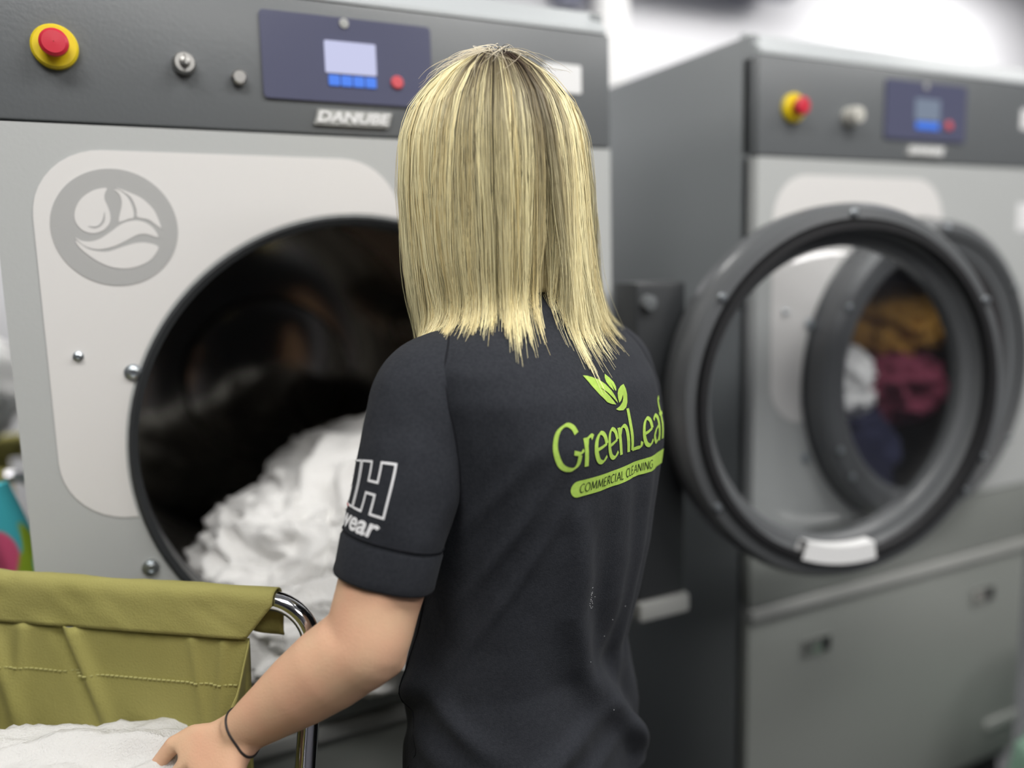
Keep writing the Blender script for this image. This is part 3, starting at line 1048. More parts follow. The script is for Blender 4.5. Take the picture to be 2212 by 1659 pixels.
def torso(th, z, disp=True, inset=0.0):
    """shirt surface in world coordinates; th in radians, 0 = her right, -90 deg = spine"""
    th, z = np.broadcast_arrays(np.asarray(th, float), np.asarray(z, float))
    A, Bb, Bf, b0, sh = [np.interp(z, zz, TT[:, k]) for k in range(5)]
    c, s = np.cos(th), np.sin(th)
    e = 2 / 2.35
    Bd = np.where(s < 0, Bb, Bf)
    a = (A - inset) * np.sign(c) * np.abs(c) ** e
    b = (Bd - inset) * np.sign(s) * np.abs(s) ** e
    d = np.zeros_like(z)
    if disp:
        dg = np.degrees(th)
        # long fold running from the small of the back down to the right hip, hollow beyond it
        ct = np.interp(z, [0.76, 0.80, 0.86, 0.93, 1.00, 1.08], [-62, -69, -84, -99, -110, -113])
        am = np.interp(z, [0.74, 0.80, 0.9, 1.0, 1.08, 1.14], [0.010, 0.012, 0.012, 0.009, 0.005, 0])
        x = (dg - ct)
        d += am * (g(x, 7) - 0.9 * g(x - 13, 9) - 0.25 * g(x + 14, 12))
        # upright soft folds under the shoulder blade and below the print
        for t0, t1, z0, z1, aa, w in ((-86, -92, 0.92, 1.17, 0.006, 5), (-72, -76, 0.86, 1.17, 0.005, 5), (-100, -118, 0.98, 1.14, 0.003, 6), (-60, -60, 0.9, 1.2, 0.004, 5)):
            tc = t0 + (t1 - t0) * np.clip((z - z0) / (z1 - z0), 0, 1)
            d += aa * g(dg - tc, w) * np.clip((z - z0 + 0.03) / 0.05, 0, 1) * np.clip((z1 + 0.03 - z) / 0.06, 0, 1)
        # bunching above the hips: slanted rolls
        for t0, zc, sl, aa, wz, wt in ((-125, 0.815, 0.0010, 0.011, 0.016, 34), (-140, 0.772, 0.0008, -0.008, 0.016, 40), (-165, 0.885, -0.0016, 0.008, 0.018, 20), (-195, 0.905, 0.0012, 0.013, 0.022, 14),
                                       (-205, 0.86, 0.0015, -0.010, 0.018, 18), (-110, 0.77, 0.0012, 0.007, 0.014, 22), (-178, 0.845, -0.001, 0.006, 0.02, 14), (-70, 0.79, -0.003, 0.010, 0.02, 12)):
            dd = dg - t0
            dd = (dd + 180) % 360 - 180
            d += aa * g(z - zc - sl * dd, wz) * g(dd, wt)
        # strain lines from the left arm pit
        for t0, zc, sl, aa, wz in ((-150, 1.10, 0.0030, 0.004, 0.014), (-145, 1.05, 0.0036, 0.0035, 0.016), (-152, 1.16, 0.0022, 0.003, 0.014)):
            dd = dg - t0
            d += aa * g(z - zc - sl * dd, wz) * g(dd, 24)
        # shoulder blades and the hollow of the spine
        d += 0.006 * g(dg + 118, 18) * g(z - 1.20, 0.06) + 0.006 * g(dg + 62, 18) * g(z - 1.20, 0.06) - 0.004 * g(dg + 90, 9) * g(z - 1.13, 0.12)
        fl = np.clip((1.36 - z) / 0.05, 0, 1)
        d = d * fl
    n = np.stack([c, s], -1)
    a = a + n[..., 0] * d
    b = b + n[..., 1] * d + b0
    P = np.array([TX, TY, 0.0]) + a[..., None] * ra + b[..., None] * fa + sh[..., None] * CR
    P[..., 2] += z
    return P


def crease(p):
    return noise.noise(Vector((p[0] * 26, p[1] * 26, p[2] * 9))) * 0.0016 + noise.noise(Vector((p[0] * 60, p[1] * 60, p[2] * 34))) * 0.0006


nth, nzt = 300, 230
TH = np.linspace(-PI, PI, nth, endpoint=False)
ZZ = np.linspace(0.735, 1.374, nzt)
Gt = torso(TH[None, :], ZZ[:, None])
# fine random creasing of the cloth
for i in range(nzt):
    for j in range(nth):
        p = Gt[i, j]
        w = crease(p)
        Gt[i, j, :2] += np.array([math.cos(TH[j]) * ra[0] + math.sin(TH[j]) * fa[0], math.cos(TH[j]) * ra[1] + math.sin(TH[j]) * fa[1]]) * w
bt = B()
bt.grid(Gt, cu=True)
# turned-in hem and neck edge
lo = torso(TH, 0.740, True, 0.006)
bt.grid(np.stack([lo, Gt[0]]), cu=True)
shirt = wput('shirt', bt, 'shirt')
md = shirt.modifiers.new('thick', 'SOLIDIFY')
md.thickness = 0.0016
# collar band
cb = B()
rows = []
for q, (dr, dz) in enumerate([(0.004, -0.008), (0.0055, 0.0), (0.004, 0.012), (0.0, 0.020), (-0.004, 0.018), (-0.004, 0.0)]):
    ring = torso(np.linspace(-PI, PI, 96, endpoint=False), 1.372, False, -dr)
    ring[:, 2] += dz + 0.012 * (-np.sin(np.linspace(-PI, PI, 96, endpoint=False)))
    rows.append(ring)
cb.grid(rows, cu=True)
wput('collar', cb, 'shirt', shirt)


def sleeve_grid(path, rad, ell, n=72, ref=(0, 0, 1), seed=0.0, dense=70):
    pts = catmull(path, 12)
    t = np.linspace(0, 1, len(path))
    tt = np.linspace(0, 1, len(pts))
    rr, ee = np.interp(tt, t, rad), np.interp(tt, t, ell)
    b = B().tube(pts, rr, n, caps=False, ell=ee, ref=ref)
    G = np.array(b.v).reshape(len(pts), n, 3)
    for i in range(len(pts)):
        for k in range(n):
            p = G[i, k]
            o = (p - pts[i]) / np.linalg.norm(p - pts[i])
            w = 0.0045 * noise.noise(Vector((p[0] * 15 + seed, p[1] * 15, p[2] * 11))) + 0.0016 * noise.noise(Vector((p[0] * 45 + seed, p[1] * 45, p[2] * 30)))
            G[i, k] += o * w * min(1, tt[i] * 2)
    return G, pts


sl_path = [Lw(-0.085, 0.02, 1.265), Lw(-0.130, 0.03, 1.268), Lw(-0.166, 0.034, 1.256), (0.303, -0.390, 1.218), (0.288, -0.401, 1.170), (0.271, -0.404, 1.118), (0.259, -0.403, 1.078)]
SG, SPTS = sleeve_grid(sl_path, [0.066, 0.064, 0.062, 0.0605, 0.060, 0.0575, 0.0555], [0.070, 0.062, 0.056, 0.057, 0.0595, 0.058, 0.0555])
b = B()
b.grid(SG, cu=True)
sleeve = wput('sleeve', b, 'shirt', shirt)
md = sleeve.modifiers.new('thick', 'SOLIDIFY')
md.thickness = 0.0016
# cuff band at the hem of the sleeve
ax = SPTS[-1] - SPTS[-6]
ax /= np.linalg.norm(ax)
rows = []
for dr, k in ((0.0002, -0.018), (0.0018, -0.016), (0.0022, 0.004), (0.0026, 0.012), (0.0015, 0.0145), (-0.002, 0.0145), (-0.003, 0.006)):
    base = SG[-1]
    o = base - SPTS[-1]
    o /= np.linalg.norm(o, axis=1)[:, None]
    if k < 0:
        i = len(SPTS) - 1 + k / np.linalg.norm(SPTS[-1] - SPTS[-2])
        i0 = int(math.floor(i))
        base = SG[i0] + (SG[i0 + 1] - SG[i0]) * (i - i0)
        rows.append(base + o * dr)
    else:
        rows.append(base + o * dr + ax * k)
b = B()
b.grid(rows, cu=True)
wput('cuff', b, 'shirt', sleeve)

rs_path = [Lw(0.085, 0.0, 1.262), Lw(0.125, 0.0, 1.262), Lw(0.160, 0.0, 1.245), Lw(0.180, -0.004, 1.205), Lw(0.183, -0.006, 1.150), Lw(0.186, -0.002, 1.10), Lw(0.187, 0.003, 1.068)]
RG, RPTS = sleeve_grid(rs_path, [0.070, 0.068, 0.0655, 0.062, 0.059, 0.056, 0.054], [0.082, 0.078, 0.072, 0.066, 0.062, 0.058, 0.056], seed=4.0)
b = B()
b.grid(RG, cu=True)
rsleeve = wput('sleeve', b, 'shirt', shirt)
md = rsleeve.modifiers.new('thick', 'SOLIDIFY')
md.thickness = 0.0016

# seams: arm hole, shoulder, side
tb = BVHTree.FromPolygons([Vector(p) for p in bt.v], bt.f)


def inside(p):
    loc, nrm, idx, dist = tb.find_nearest(Vector(p))
    return (Vector(p) - loc).dot(nrm) < 0, loc, nrm


# orientation of the torso normals
_, lc, nm = inside(Lw(0, 0, 1.0))
SGN = 1.0 if (Vector(Lw(0, 0, 1.0)) - lc).dot(nm) < 0 else -1.0


def outside_amount(p):
    loc, nrm, idx, dist = tb.find_nearest(Vector(p))
    return (Vector(p) - loc).dot(nrm) * SGN, loc, nrm * SGN


for GG in (SG, RG):
    curve = []
    for k in range(GG.shape[1]):
        for i in range(2, GG.shape[0]):
            q, loc, nrm = outside_amount(GG[i, k])
            if q > 0.0:
                curve.append(np.array(loc) + np.array(nrm) * 0.0006)
                break
    cv = np.array(curve)
    for _ in range(3):
        cv = (np.roll(cv, 1, 0) + cv * 2 + np.roll(cv, -1, 0)) / 4
    wput('armhole_seam', B().tube(cv, 0.0014, 6, closed=True), 'seam', shirt)
zs = np.linspace(0.745, 1.16, 60)
ths = np.interp(zs, [0.745, 0.80, 0.84, 0.868, 0.89, 0.93, 1.0, 1.16], [-203, -200, -186, -190, -204, -206, -198, -192])
pl = torso(np.radians(ths), zs)
wput('side_seam', B().tube(pl + (pl - torso(np.radians(ths), zs, True, 0.01)) * 0.05, 0.0011, 6), 'seam', shirt)
# double stitch line round the sleeve just above the cuff
i0 = len(SPTS) - 1 - int(0.021 / np.linalg.norm(SPTS[-1] - SPTS[-2]))
o = SG[i0] - SPTS[i0]
wput('cuff_seam', B().tube(SG[i0] + o / np.linalg.norm(o, axis=1)[:, None] * 0.0006, 0.0009, 6, closed=True), 'seam', sleeve)

# ---- print on the back, laid along the cloth by arc length from the spine
RTH = np.linspace(-PI * 1.05, PI * 0.05, 500)


def back_point(u, z, off=0.0009):
    ring = torso(RTH, z)
    seg = np.linalg.norm(np.diff(ring, axis=0), axis=1)
    s = np.concatenate([[0], np.cumsum(seg)])
    mid = np.interp(-PI / 2, RTH, s)
    th = np.interp(mid + u, s, RTH)
    p = torso(th, z)
    q = torso(th + 0.01, z) - torso(th - 0.01, z)
    v = torso(th, z + 0.003) - torso(th, z - 0.003)
    n = np.cross(q, v)
    n /= np.linalg.norm(n)
    return p + n * (off + crease(p))


def stroke(pts, thick, thin, nib=R(20), k=5, smooth=True):
    """broad-nib pen stroke as a list of left/right points"""
    P = catmull(pts, k) if smooth and len(pts) > 2 else np.array([np.array(pts[0]) + (np.array(pts[-1]) - np.array(pts[0])) * i / 6 for i in range(7)]) if len(pts) == 2 else np.array(pts, float)
    t = np.gradient(P, axis=0)
    t /= np.linalg.norm(t, axis=1)[:, None] + 1e-9
    ang = np.arctan2(t[:, 1], t[:, 0])
    h = (thin + (thick - thin) * np.abs(np.sin(ang - nib))) / 2
    nrm = np.stack([-t[:, 1], t[:, 0]], 1)
    return P + nrm * h[:, None], P - nrm * h[:, None]


GL = {
    'G': ([[(1.12, 1.18), (1.00, 1.40), (0.70, 1.50), (0.28, 1.28), (0.06, 0.75), (0.26, 0.20), (0.72, 0.0), (1.05, 0.12), (1.16, 0.45)], [(0.86, 0.56), (1.16, 0.50), (1.36, 0.60)]], 1.42),
    'r': ([[(0.10, 0.0), (0.10, 0.98)], [(0.10, 0.66), (0.24, 0.92), (0.46, 1.00), (0.56, 0.93)]], 0.60),
    'e': ([[(0.10, 0.48), (0.42, 0.52), (0.78, 0.60)], [(0.78, 0.60), (0.70, 0.90), (0.44, 1.0), (0.16, 0.80), (0.06, 0.45), (0.22, 0.10), (0.52, 0.0), (0.80, 0.16)]], 0.92),
    'n': ([[(0.10, 0.0), (0.10, 0.98)], [(0.10, 0.68), (0.32, 0.94), (0.58, 0.96), (0.70, 0.72), (0.70, 0.0)]], 0.90),
    'L': ([[(0.12, 1.55), (0.12, 0.03)], [(0.12, 0.04), (0.50, 0.04), (0.80, 0.05), (0.90, 0.22)]], 1.00),
    'a': ([[(0.10, 0.86), (0.34, 1.0), (0.58, 0.90), (0.64, 0.66), (0.64, 0.0)], [(0.64, 0.60), (0.28, 0.50), (0.06, 0.26), (0.22, 0.02), (0.46, 0.06), (0.64, 0.24)]], 0.84),
    'f': ([[(0.62, 1.52), (0.44, 1.54), (0.26, 1.36), (0.22, 1.0), (0.22, 0.0)], [(0.0, 0.98), (0.52, 0.98)]], 0.6),
    'C': ([[(0.95, 1.30), (0.62, 1.48), (0.22, 1.26), (0.06, 0.74), (0.24, 0.20), (0.62, 0.0), (0.95, 0.18)]], 1.08),
    'O': ([[(0.62, 1.48), (0.22, 1.26), (0.06, 0.74), (0.22, 0.22), (0.62, 0.0), (1.02, 0.22), (1.18, 0.74), (1.02, 1.26), (0.62, 1.48)]], 1.34),
    'M': ([[(0.06, 0.0), (0.20, 1.48)], [(0.20, 1.48), (0.68, 0.20)], [(0.68, 0.20), (1.16, 1.48)], [(1.16, 1.48), (1.30, 0.0)]], 1.48),
    'E': ([[(0.10, 0.0), (0.10, 1.48)], [(0.10, 1.46), (0.74, 1.46)], [(0.10, 0.76), (0.66, 0.76)], [(0.10, 0.02), (0.78, 0.02)]], 0.92),
    'R': ([[(0.10, 0.0), (0.10, 1.48)], [(0.10, 1.46), (0.56, 1.42), (0.74, 1.10), (0.56, 0.78), (0.10, 0.72)], [(0.44, 0.74), (0.86, 0.0)]], 0.98),
    'I': ([[(0.12, 0.0), (0.12, 1.48)]], 0.36),
    'A': ([[(0.02, 0.0), (0.56, 1.48)], [(0.56, 1.48), (1.10, 0.0)], [(0.22, 0.52), (0.90, 0.52)]], 1.18),
    'l': ([[(0.10, 1.48), (0.10, 0.02)], [(0.10, 0.02), (0.72, 0.02)]], 0.84),
    'N': ([[(0.10, 0.0), (0.10, 1.48)], [(0.10, 1.48), (1.04, 0.0)], [(1.04, 0.0), (1.04, 1.48)]], 1.24),
    'g': ([[(1.00, 1.26), (0.64, 1.48), (0.22, 1.26), (0.06, 0.74), (0.24, 0.20), (0.64, 0.0), (1.02, 0.16), (1.04, 0.66), (0.72, 0.66)]], 1.22),
    ' ': ([], 0.62),
}


def write(b, s, u0, z0, size, thick, thin, off, track=0.0, xs=1.0, shear=0.0):
    u = 0.0
    for ch in s:
        strokes, adv = GL[ch]
        for st in strokes:
            l, r = stroke(st, thick, thin)
            rows = []
            for q in (l, (l + r) / 2, r):
                rows.append([back_point(u0 + (u + x * xs + y * shear) * size, z0 + y * size, off) for x, y in q])
            b.grid(rows, flip=True)
        u += (adv + track) * xs
    return u * size


def fill(b, poly, fn, step=0.006):
    """flat polygon tessellated finely, each vertex laid on the cloth by fn(u, v)"""
    bm = bmesh.new()
    f = bm.faces.new([bm.verts.new((p[0], p[1], 0)) for p in poly])
    f.normal_update()
    bmesh.ops.triangulate(bm, faces=[f])
    for _ in range(4):
        es = [e for e in bm.edges if e.calc_length() > step]
        if not es:
            break
        bmesh.ops.subdivide_edges(bm, edges=es, cuts=1)
        bmesh.ops.triangulate(bm, faces=[q for q in bm.faces if len(q.verts) > 3])
    for v in bm.verts:
        v.co = Vector(fn(v.co.x, v.co.y))
    b.bm(bm)


UL, ZLG = -0.124, 1.181          # left end and baseline of the word
SZ = 0.0325
pr = B()
write(pr, 'GreenLeaf', UL, ZLG, SZ, 0.225, 0.075, 0.0009, 0.0, 0.87)
LEAF = [
    [(165, 228), (215, 340), (270, 440), (340, 520), (400, 542), (460, 548), (440, 510), (400, 450), (350, 390), (308, 352), (345, 370), (395, 415), (445, 475), (488, 532), (485, 500), (470, 450), (445, 380), (405, 310), (350, 258), (280, 232), (225, 225)],
    [(458, 192), (437, 235), (430, 285), (445, 335), (476, 388), (477, 340), (479, 282), (483, 340), (492, 389), (503, 384), (514, 340), (512, 290), (490, 235)],
    [(628, 312), (575, 335), (530, 375), (508, 420), (502, 470), (506, 530), (535, 505), (558, 470), (575, 435), (572, 475), (550, 522), (505, 570), (445, 603), (480, 620), (540, 620), (590, 585), (622, 525), (638, 440), (637, 365)],
]
for lf in LEAF:
    fill(pr, [((x - 430) / 430 * 0.042 * 1.55 - 0.013, (-(y + 0.20 * (x - 430)) + 430) / 430 * 0.0425) for x, y in lf], lambda u, v: back_point(u, v + ZLG + 0.0705, 0.0009), 0.007)
# rounded bar
ub0, ub1, zb0, zb1 = -0.102, 0.104, ZLG - 0.0335, ZLG - 0.0150
bar = [(ub1, zb0), (ub1, zb1)] + [(ub0 + 0.01 - 0.010 * math.sin(t), (zb0 + zb1) / 2 + (zb1 - zb0) / 2 * math.cos(t)) for t in np.linspace(0, PI, 12)]
fill(pr, bar, lambda u, v: back_point(u, v, 0.0008), 0.006)
wput('back_print', pr, 'print_green', shirt)
pr = B()
write(pr, 'COMMERCIAl ClEANINg', ub0 + 0.012, ZLG - 0.0290, 0.0066, 0.17, 0.12, 0.0013, 0.14, 1.02, 0.12)
wput('bar_lettering', pr, 'seam', shirt)

lint = B()
for k in range(26):
    u_, z_ = -0.052 + rng.normal(0, 0.003) + 0.016 * k / 20, 1.028 - 0.030 * k / 20 + rng.normal(0, 0.004)
    if k > 19:
        u_, z_ = rng.uniform(-0.05, 0.06), rng.uniform(0.84, 1.05)
    c_ = back_point(u_, z_, 0.0006)
    lint.ellipsoid(c_, (0.00042, 0.00042, 0.00042), 6, 4)
lo_ = wput('lint_specks', lint, 'print_white', shirt)
lo_['kind'] = 'stuff'

# ---- print on the left sleeve
to_cam = np.array([0.0, -1.25, 1.40]) - SPTS[-1]
SL = np.concatenate([[0], np.cumsum(np.linalg.norm(np.diff(SPTS, axis=0), axis=1))])


def sleeve_point(al, s, off=0.001):
    """al degrees round the sleeve from the viewer's side towards the front, s metres above the hem"""
    d = np.interp(SL[-1] - s, SL, np.arange(len(SL)))
    i = int(min(len(SL) - 2, max(0, math.floor(d))))
    f = d - i
    ring = SG[i] * (1 - f) + SG[i + 1] * f
    c = SPTS[i] * (1 - f) + SPTS[i + 1] * f
    tg = SPTS[i + 1] - SPTS[i]
    tg /= np.linalg.norm(tg)
    e = to_cam - tg * (to_cam @ tg)
    e /= np.linalg.norm(e)
    lft = np.cross(tg, e)
    if lft @ CR > 0:
        lft = -lft
    o = ring - c
    angs = np.degrees(np.arctan2(o @ lft, o @ e))
    k = np.argsort(angs)
    p = np.array([np.interp(al, angs[k], ring[k, q], period=None) for q in range(3)])
    nn = (p - c) / np.linalg.norm(p - c)
    return p + nn * off


MM = 0.0575 * PI / 180          # metres per degree on the sleeve
pr = B()
for a0 in (15.0, 62.0):
    w, h = 44.0, 0.050
    st_ = 0.36
    x1, x2, x3, x4 = 0, st_ * w, (1 - st_) * w, w
    y1, y2, y3, y4 = 0, 0.38 * h, 0.62 * h, h
    loop = [(x1, y1), (x2, y1), (x2, y2), (x3, y2), (x3, y1), (x4, y1), (x4, y4), (x3, y4), (x3, y3), (x2, y3), (x2, y4), (x1, y4)]
    n = len(loop)
    for i in range(n):
        p, q = np.array(loop[i]), np.array(loop[(i + 1) % n])
        t = np.array([(q[0] - p[0]) * MM, q[1] - p[1]])
        t /= np.linalg.norm(t)
        nr = np.array([-t[1] / MM, t[0]]) * 0.0011
        ex_ = np.array([t[0] / MM, t[1]]) * 0.0011
        rows = []
        for sg in (1, -1):
            rows.append([sleeve_point(*(np.array([a0, 0.0595]) + p - ex_ + (q - p + 2 * ex_) * k / 8 + nr * sg)) for k in range(9)])
        pr.grid(rows)
tm = text_mesh('workwear', 0.027, 0.22, 0.0007, 0, 'RIGHT', 3)
bm = bmesh.new()
bm.from_mesh(tm)
for _ in range(2):
    es = [e for e in bm.edges if e.calc_length() > 0.004]
    bmesh.ops.subdivide_edges(bm, edges=es, cuts=1)
    bmesh.ops.triangulate(bm, faces=[q for q in bm.faces if len(q.verts) > 3])
for v in bm.verts:
    v.co = Vector(sleeve_point(20 - v.co.x * 1.12 / MM, 0.0385 + v.co.y))
pr.bm(bm)
wput('sleeve_print', pr, 'print_white', sleeve)
pr = B()
pr.grid([[sleeve_point(70 + k * 2, 0.0575 + q) for k in range(9)] for q in (0, 0.0022)])
wput('sleeve_mark', pr, 'print_red', sleeve)

# ---- body: one continuous skin
bd = B()
# trunk
rows = []
for z, a, bb in ((0.80, 0.130, 0.085), (0.86, 0.130, 0.083), (0.92, 0.122, 0.082), (1.0, 0.130, 0.092), (1.1, 0.140, 0.10), (1.2, 0.148, 0.102), (1.27, 0.150, 0.09), (1.31, 0.12, 0.075), (1.34, 0.075, 0.06)):
    shx = np.interp(z, zz, TT[:, 4])
    rows.append([Lw(a * math.cos(t), bb * math.sin(t) + 0.004, z) + CR * shx for t in np.linspace(0, 2 * PI, 40, endpoint=False)])
k0 = len(bd.v)
bd.grid(rows, cu=True)
bd.add(rows[0], [tuple(range(39, -1, -1))])
bd.add(rows[-1], [tuple(range(40))])
HC = np.array([0.454, -0.308, 0.0])
FHZ = R(5)
fh = np.array([math.sin(FHZ), math.cos(FHZ), 0])
rh = np.array([math.cos(FHZ), -math.sin(FHZ), 0])
hc = HC + np.array([0, 0, 1.545])
RM = np.stack([rh, fh, np.array([0, 0, 1.0])], 1)
bd.tube([Lw(0, 0.0, 1.28), Lw(0, 0.015, 1.36), HC + np.array([0, 0, 1.42]) + fh * -0.005, hc - np.array([0, 0, 0.03])], [0.066, 0.054, 0.052, 0.056], 24)
bd.ellipsoid(hc + fh * -0.005, (0.074, 0.092, 0.092), rot=RM)
bd.ellipsoid(hc + fh * 0.032 + np.array([0, 0, -0.058]), (0.058, 0.058, 0.062), rot=RM)
bd.ellipsoid(hc + fh * 0.062 + np.array([0, 0, -0.098]), (0.030, 0.026, 0.022), rot=RM)
bd.tube([hc + fh * 0.084 + np.array([0, 0, -0.012]), hc + fh * 0.096 + np.array([0, 0, -0.034]), hc + fh * 0.104 + np.array([0, 0, -0.052]), hc + fh * 0.088 + np.array([0, 0, -0.060])], [0.008, 0.010, 0.013, 0.011], 12)
bd.ellipsoid(hc + fh * 0.088 + np.array([0, 0, -0.078]), (0.023, 0.010, 0.006), rot=RM)
for s in (-1, 1):
    bd.ellipsoid(hc + rh * s * 0.074 + fh * -0.002 + np.array([0, 0, -0.022]), (0.010, 0.018, 0.030), rot=RM)
    bd.ellipsoid(hc + rh * s * 0.032 + fh * 0.076 + np.array([0, 0, 0.008]), (0.022, 0.012, 0.008), rot=RM)


def arm(sh_, el, wr, fore=(0.0445, 0.041), up_ref=(0, 0, 1)):
    sh_, el, wr = map(np.array, (sh_, el, wr))
    U = [sh_ + (el - sh_) * f for f in (0.0, 0.3, 0.6, 0.85)]
    F = [el + (wr - el) * f for f in (0.0, 0.12, 0.30, 0.52, 0.76, 0.95, 1.03)]
    pts = np.array(U + F)
    pts[4] = el
    rad = [0.054, 0.054, 0.052, 0.0485, 0.0475, 0.0490, 0.0490, 0.0440, 0.0365, 0.0300, 0.0285]
    ell = [0.050, 0.050, 0.049, 0.0465, 0.0465, 0.0470, 0.0460, 0.0410, 0.0320, 0.0250, 0.0225]
    P = catmull(pts, 4)
    t, tt = np.linspace(0, 1, len(pts)), np.linspace(0, 1, len(P))
    bd.tube(P, np.interp(tt, t, rad), 24, ell=np.interp(tt, t, ell), ref=up_ref)


def hand(wr, kn, fingers, thumb, nrm):
    """palm as a flat loft from the wrist to the knuckle row, then finger chains with knuckle bends"""
    wr = np.array(wr)
    kn = [np.array(k) for k in kn]
    nrm = np.array(nrm, float)
    nrm /= np.linalg.norm(nrm)
    mid = (kn[0] + kn[3]) / 2
    w = kn[0] - kn[3]
    W = np.linalg.norm(w)
    w /= W
    rows = []
    for f, hw, ht in ((-0.18, 0.028, 0.022), (0.0, 0.0285, 0.021), (0.25, 0.033, 0.020), (0.55, W / 2 + 0.004, 0.0175), (0.85, W / 2 + 0.009, 0.0145), (1.02, W / 2 + 0.009, 0.0115)):
        c = wr + (mid - wr) * f
        wv = w
        nv = np.cross(np.cross(mid - wr, w), np.eye(3)[0] * 0 + (mid - wr))
        n_ = np.cross(mid - wr, w)
        n_ /= np.linalg.norm(n_)
        rows.append([c + wv * hw * math.copysign(abs(math.cos(t)) ** 0.8, math.cos(t)) + n_ * ht * math.copysign(abs(math.sin(t)) ** 0.8, math.sin(t)) for t in np.linspace(0, 2 * PI, 28, endpoint=False)])
    bd.grid(rows, cu=True)
    bd.add(rows[0], [tuple(range(27, -1, -1))])
    bd.add(rows[-1], [tuple(range(28))])
    for k, fg in zip(kn, fingers):
        chain = [wr + (k - wr) * 0.72, k] + [np.array(q) for q in fg]
        rr = [0.0095, 0.0105, 0.0090, 0.0082, 0.0070]
        for i in range(len(chain) - 1):
            bd.capsule(chain[i], chain[i + 1], rr[i], rr[i + 1])
    th = [np.array(q) for q in thumb]
    rr = [0.016, 0.0125, 0.0110, 0.0085]
    for i in range(len(th) - 1):
        bd.capsule(th[i], th[i + 1], rr[i], rr[i + 1])


EL, WR = (0.228, -0.412, 1.001), (0.102, -0.333, 0.890)
arm(Lw(-0.150, 0.026, 1.270), EL, WR)
bd.ellipsoid((0.245, -0.419, 0.984), (0.026, 0.026, 0.026))
hand(WR, [(0.033, -0.285, 0.870), (0.043, -0.314, 0.860), (0.054, -0.344, 0.850), (0.066, -0.368, 0.840)],
     [[(0.012, -0.274, 0.842), (0.008, -0.282, 0.816), (0.021, -0.300, 0.803)], [(0.020, -0.303, 0.828), (0.015, -0.312, 0.799), (0.030, -0.331, 0.785)],
      [(0.033, -0.334, 0.820), (0.029, -0.342, 0.793), (0.043, -0.360, 0.782)], [(0.050, -0.361, 0.813), (0.047, -0.367, 0.793), (0.056, -0.381, 0.783)]],
     [(0.088, -0.318, 0.880), (0.060, -0.270, 0.858), (0.034, -0.248, 0.832), (0.018, -0.248, 0.808)], (-0.3, -0.5, 0.8))
EL2, WR2 = Lw(0.178, 0.055, 1.005), Lw(0.130, 0.260, 0.985)
arm(Lw(0.150, 0.0, 1.272), EL2, WR2)
k2 = [Lw(0.112 + 0.022 * (1.5 - i) * -1, 0.340, 0.985 - 0.004 * i) for i in range(4)]
hand(WR2, k2, [[k + fa * 0.032 - np.array([0, 0, 0.012]), k + fa * 0.046 - np.array([0, 0, 0.034]), k + fa * 0.040 - np.array([0, 0, 0.052])] for k in k2],
     [WR2 + fa * 0.012 - ra * 0.018, WR2 + fa * 0.045 - ra * 0.050 - np.array([0, 0, 0.008]), WR2 + fa * 0.078 - ra * 0.062 - np.array([0, 0, 0.018]), WR2 + fa * 0.100 - ra * 0.064 - np.array([0, 0, 0.028])], (0, 0, 1))
# legs and feet
for s in (-1, 1):
    hip, kne, ank = Lw(s * 0.070, 0, 0.80), Lw(s * 0.092, 0.015, 0.46), Lw(s * 0.095, -0.02, 0.085)
    P = catmull([hip, hip + (kne - hip) * 0.5, kne, kne + (ank - kne) * 0.3, ank], 5)
    t = np.linspace(0, 1, len(P))
    bd.tube(P, np.interp(t, [0, 0.3, 0.5, 0.65, 1.0], [0.066, 0.064, 0.052, 0.052, 0.034]), 24, ref=(1, 0, 0))
    bd.capsule(ank + fa * -0.02 - np.array([0, 0, 0.045]), ank + fa * 0.15 - np.array([0, 0, 0.055]), 0.032, 0.024)

raw = bpy.data.objects.new('raw', bd.mesh('raw'))
COL.objects.link(raw)
md = raw.modifiers.new('r', 'REMESH')
md.mode = 'VOXEL'
md.voxel_size = 0.0034
md.use_smooth_shade = True
sm = raw.modifiers.new('s', 'SMOOTH')
sm.factor = 0.5
sm.iterations = 7
dg = bpy.context.evaluated_depsgraph_get()
dg.update()
me = bpy.data.meshes.new_from_object(raw.evaluated_get(dg))
me.name = 'body'
bpy.data.objects.remove(raw)
me.materials.clear()
me.shade_smooth()
body = link('body', me, 'skin', person, OFF)
for s in (-1, 1):
    p = hc + rh * s * 0.032 + fh * 0.074 + np.array([0, 0, -0.006])
    e = wput('eye', B().ellipsoid(p, (0.0118, 0.0118, 0.0118)), 'eye', body)
    wput('iris', B().ellipsoid(p + fh * 0.0075, (0.0052, 0.0052, 0.0052)), 'black', body)
# black hair elastic round the wrist
wv = np.array(WR) - np.array(EL)
wv /= np.linalg.norm(wv)
wc = np.array(WR) + wv * -0.004
btree = BVHTree.FromPolygons([v.co.copy() for v in me.vertices], [tuple(p.vertices) for p in me.polygons])
u = np.cross(wv, (0, 0, 1))
u /= np.linalg.norm(u)
v_ = np.cross(wv, u)
cv = []
for k in range(60):
    t = 2 * PI * k / 60
    d = u * math.cos(t) + v_ * math.sin(t) + wv * 0.10 * math.sin(t + 0.6)
    hit = btree.ray_cast(Vector(wc + d * 0.12), Vector(-d))
    cv.append(np.array(hit[0]) + d * 0.0006 if hit[0] is not None else wc + d * 0.03)
wput('hair_elastic', B().tube(np.array(cv), 0.0014, 8, closed=True), 'elastic')
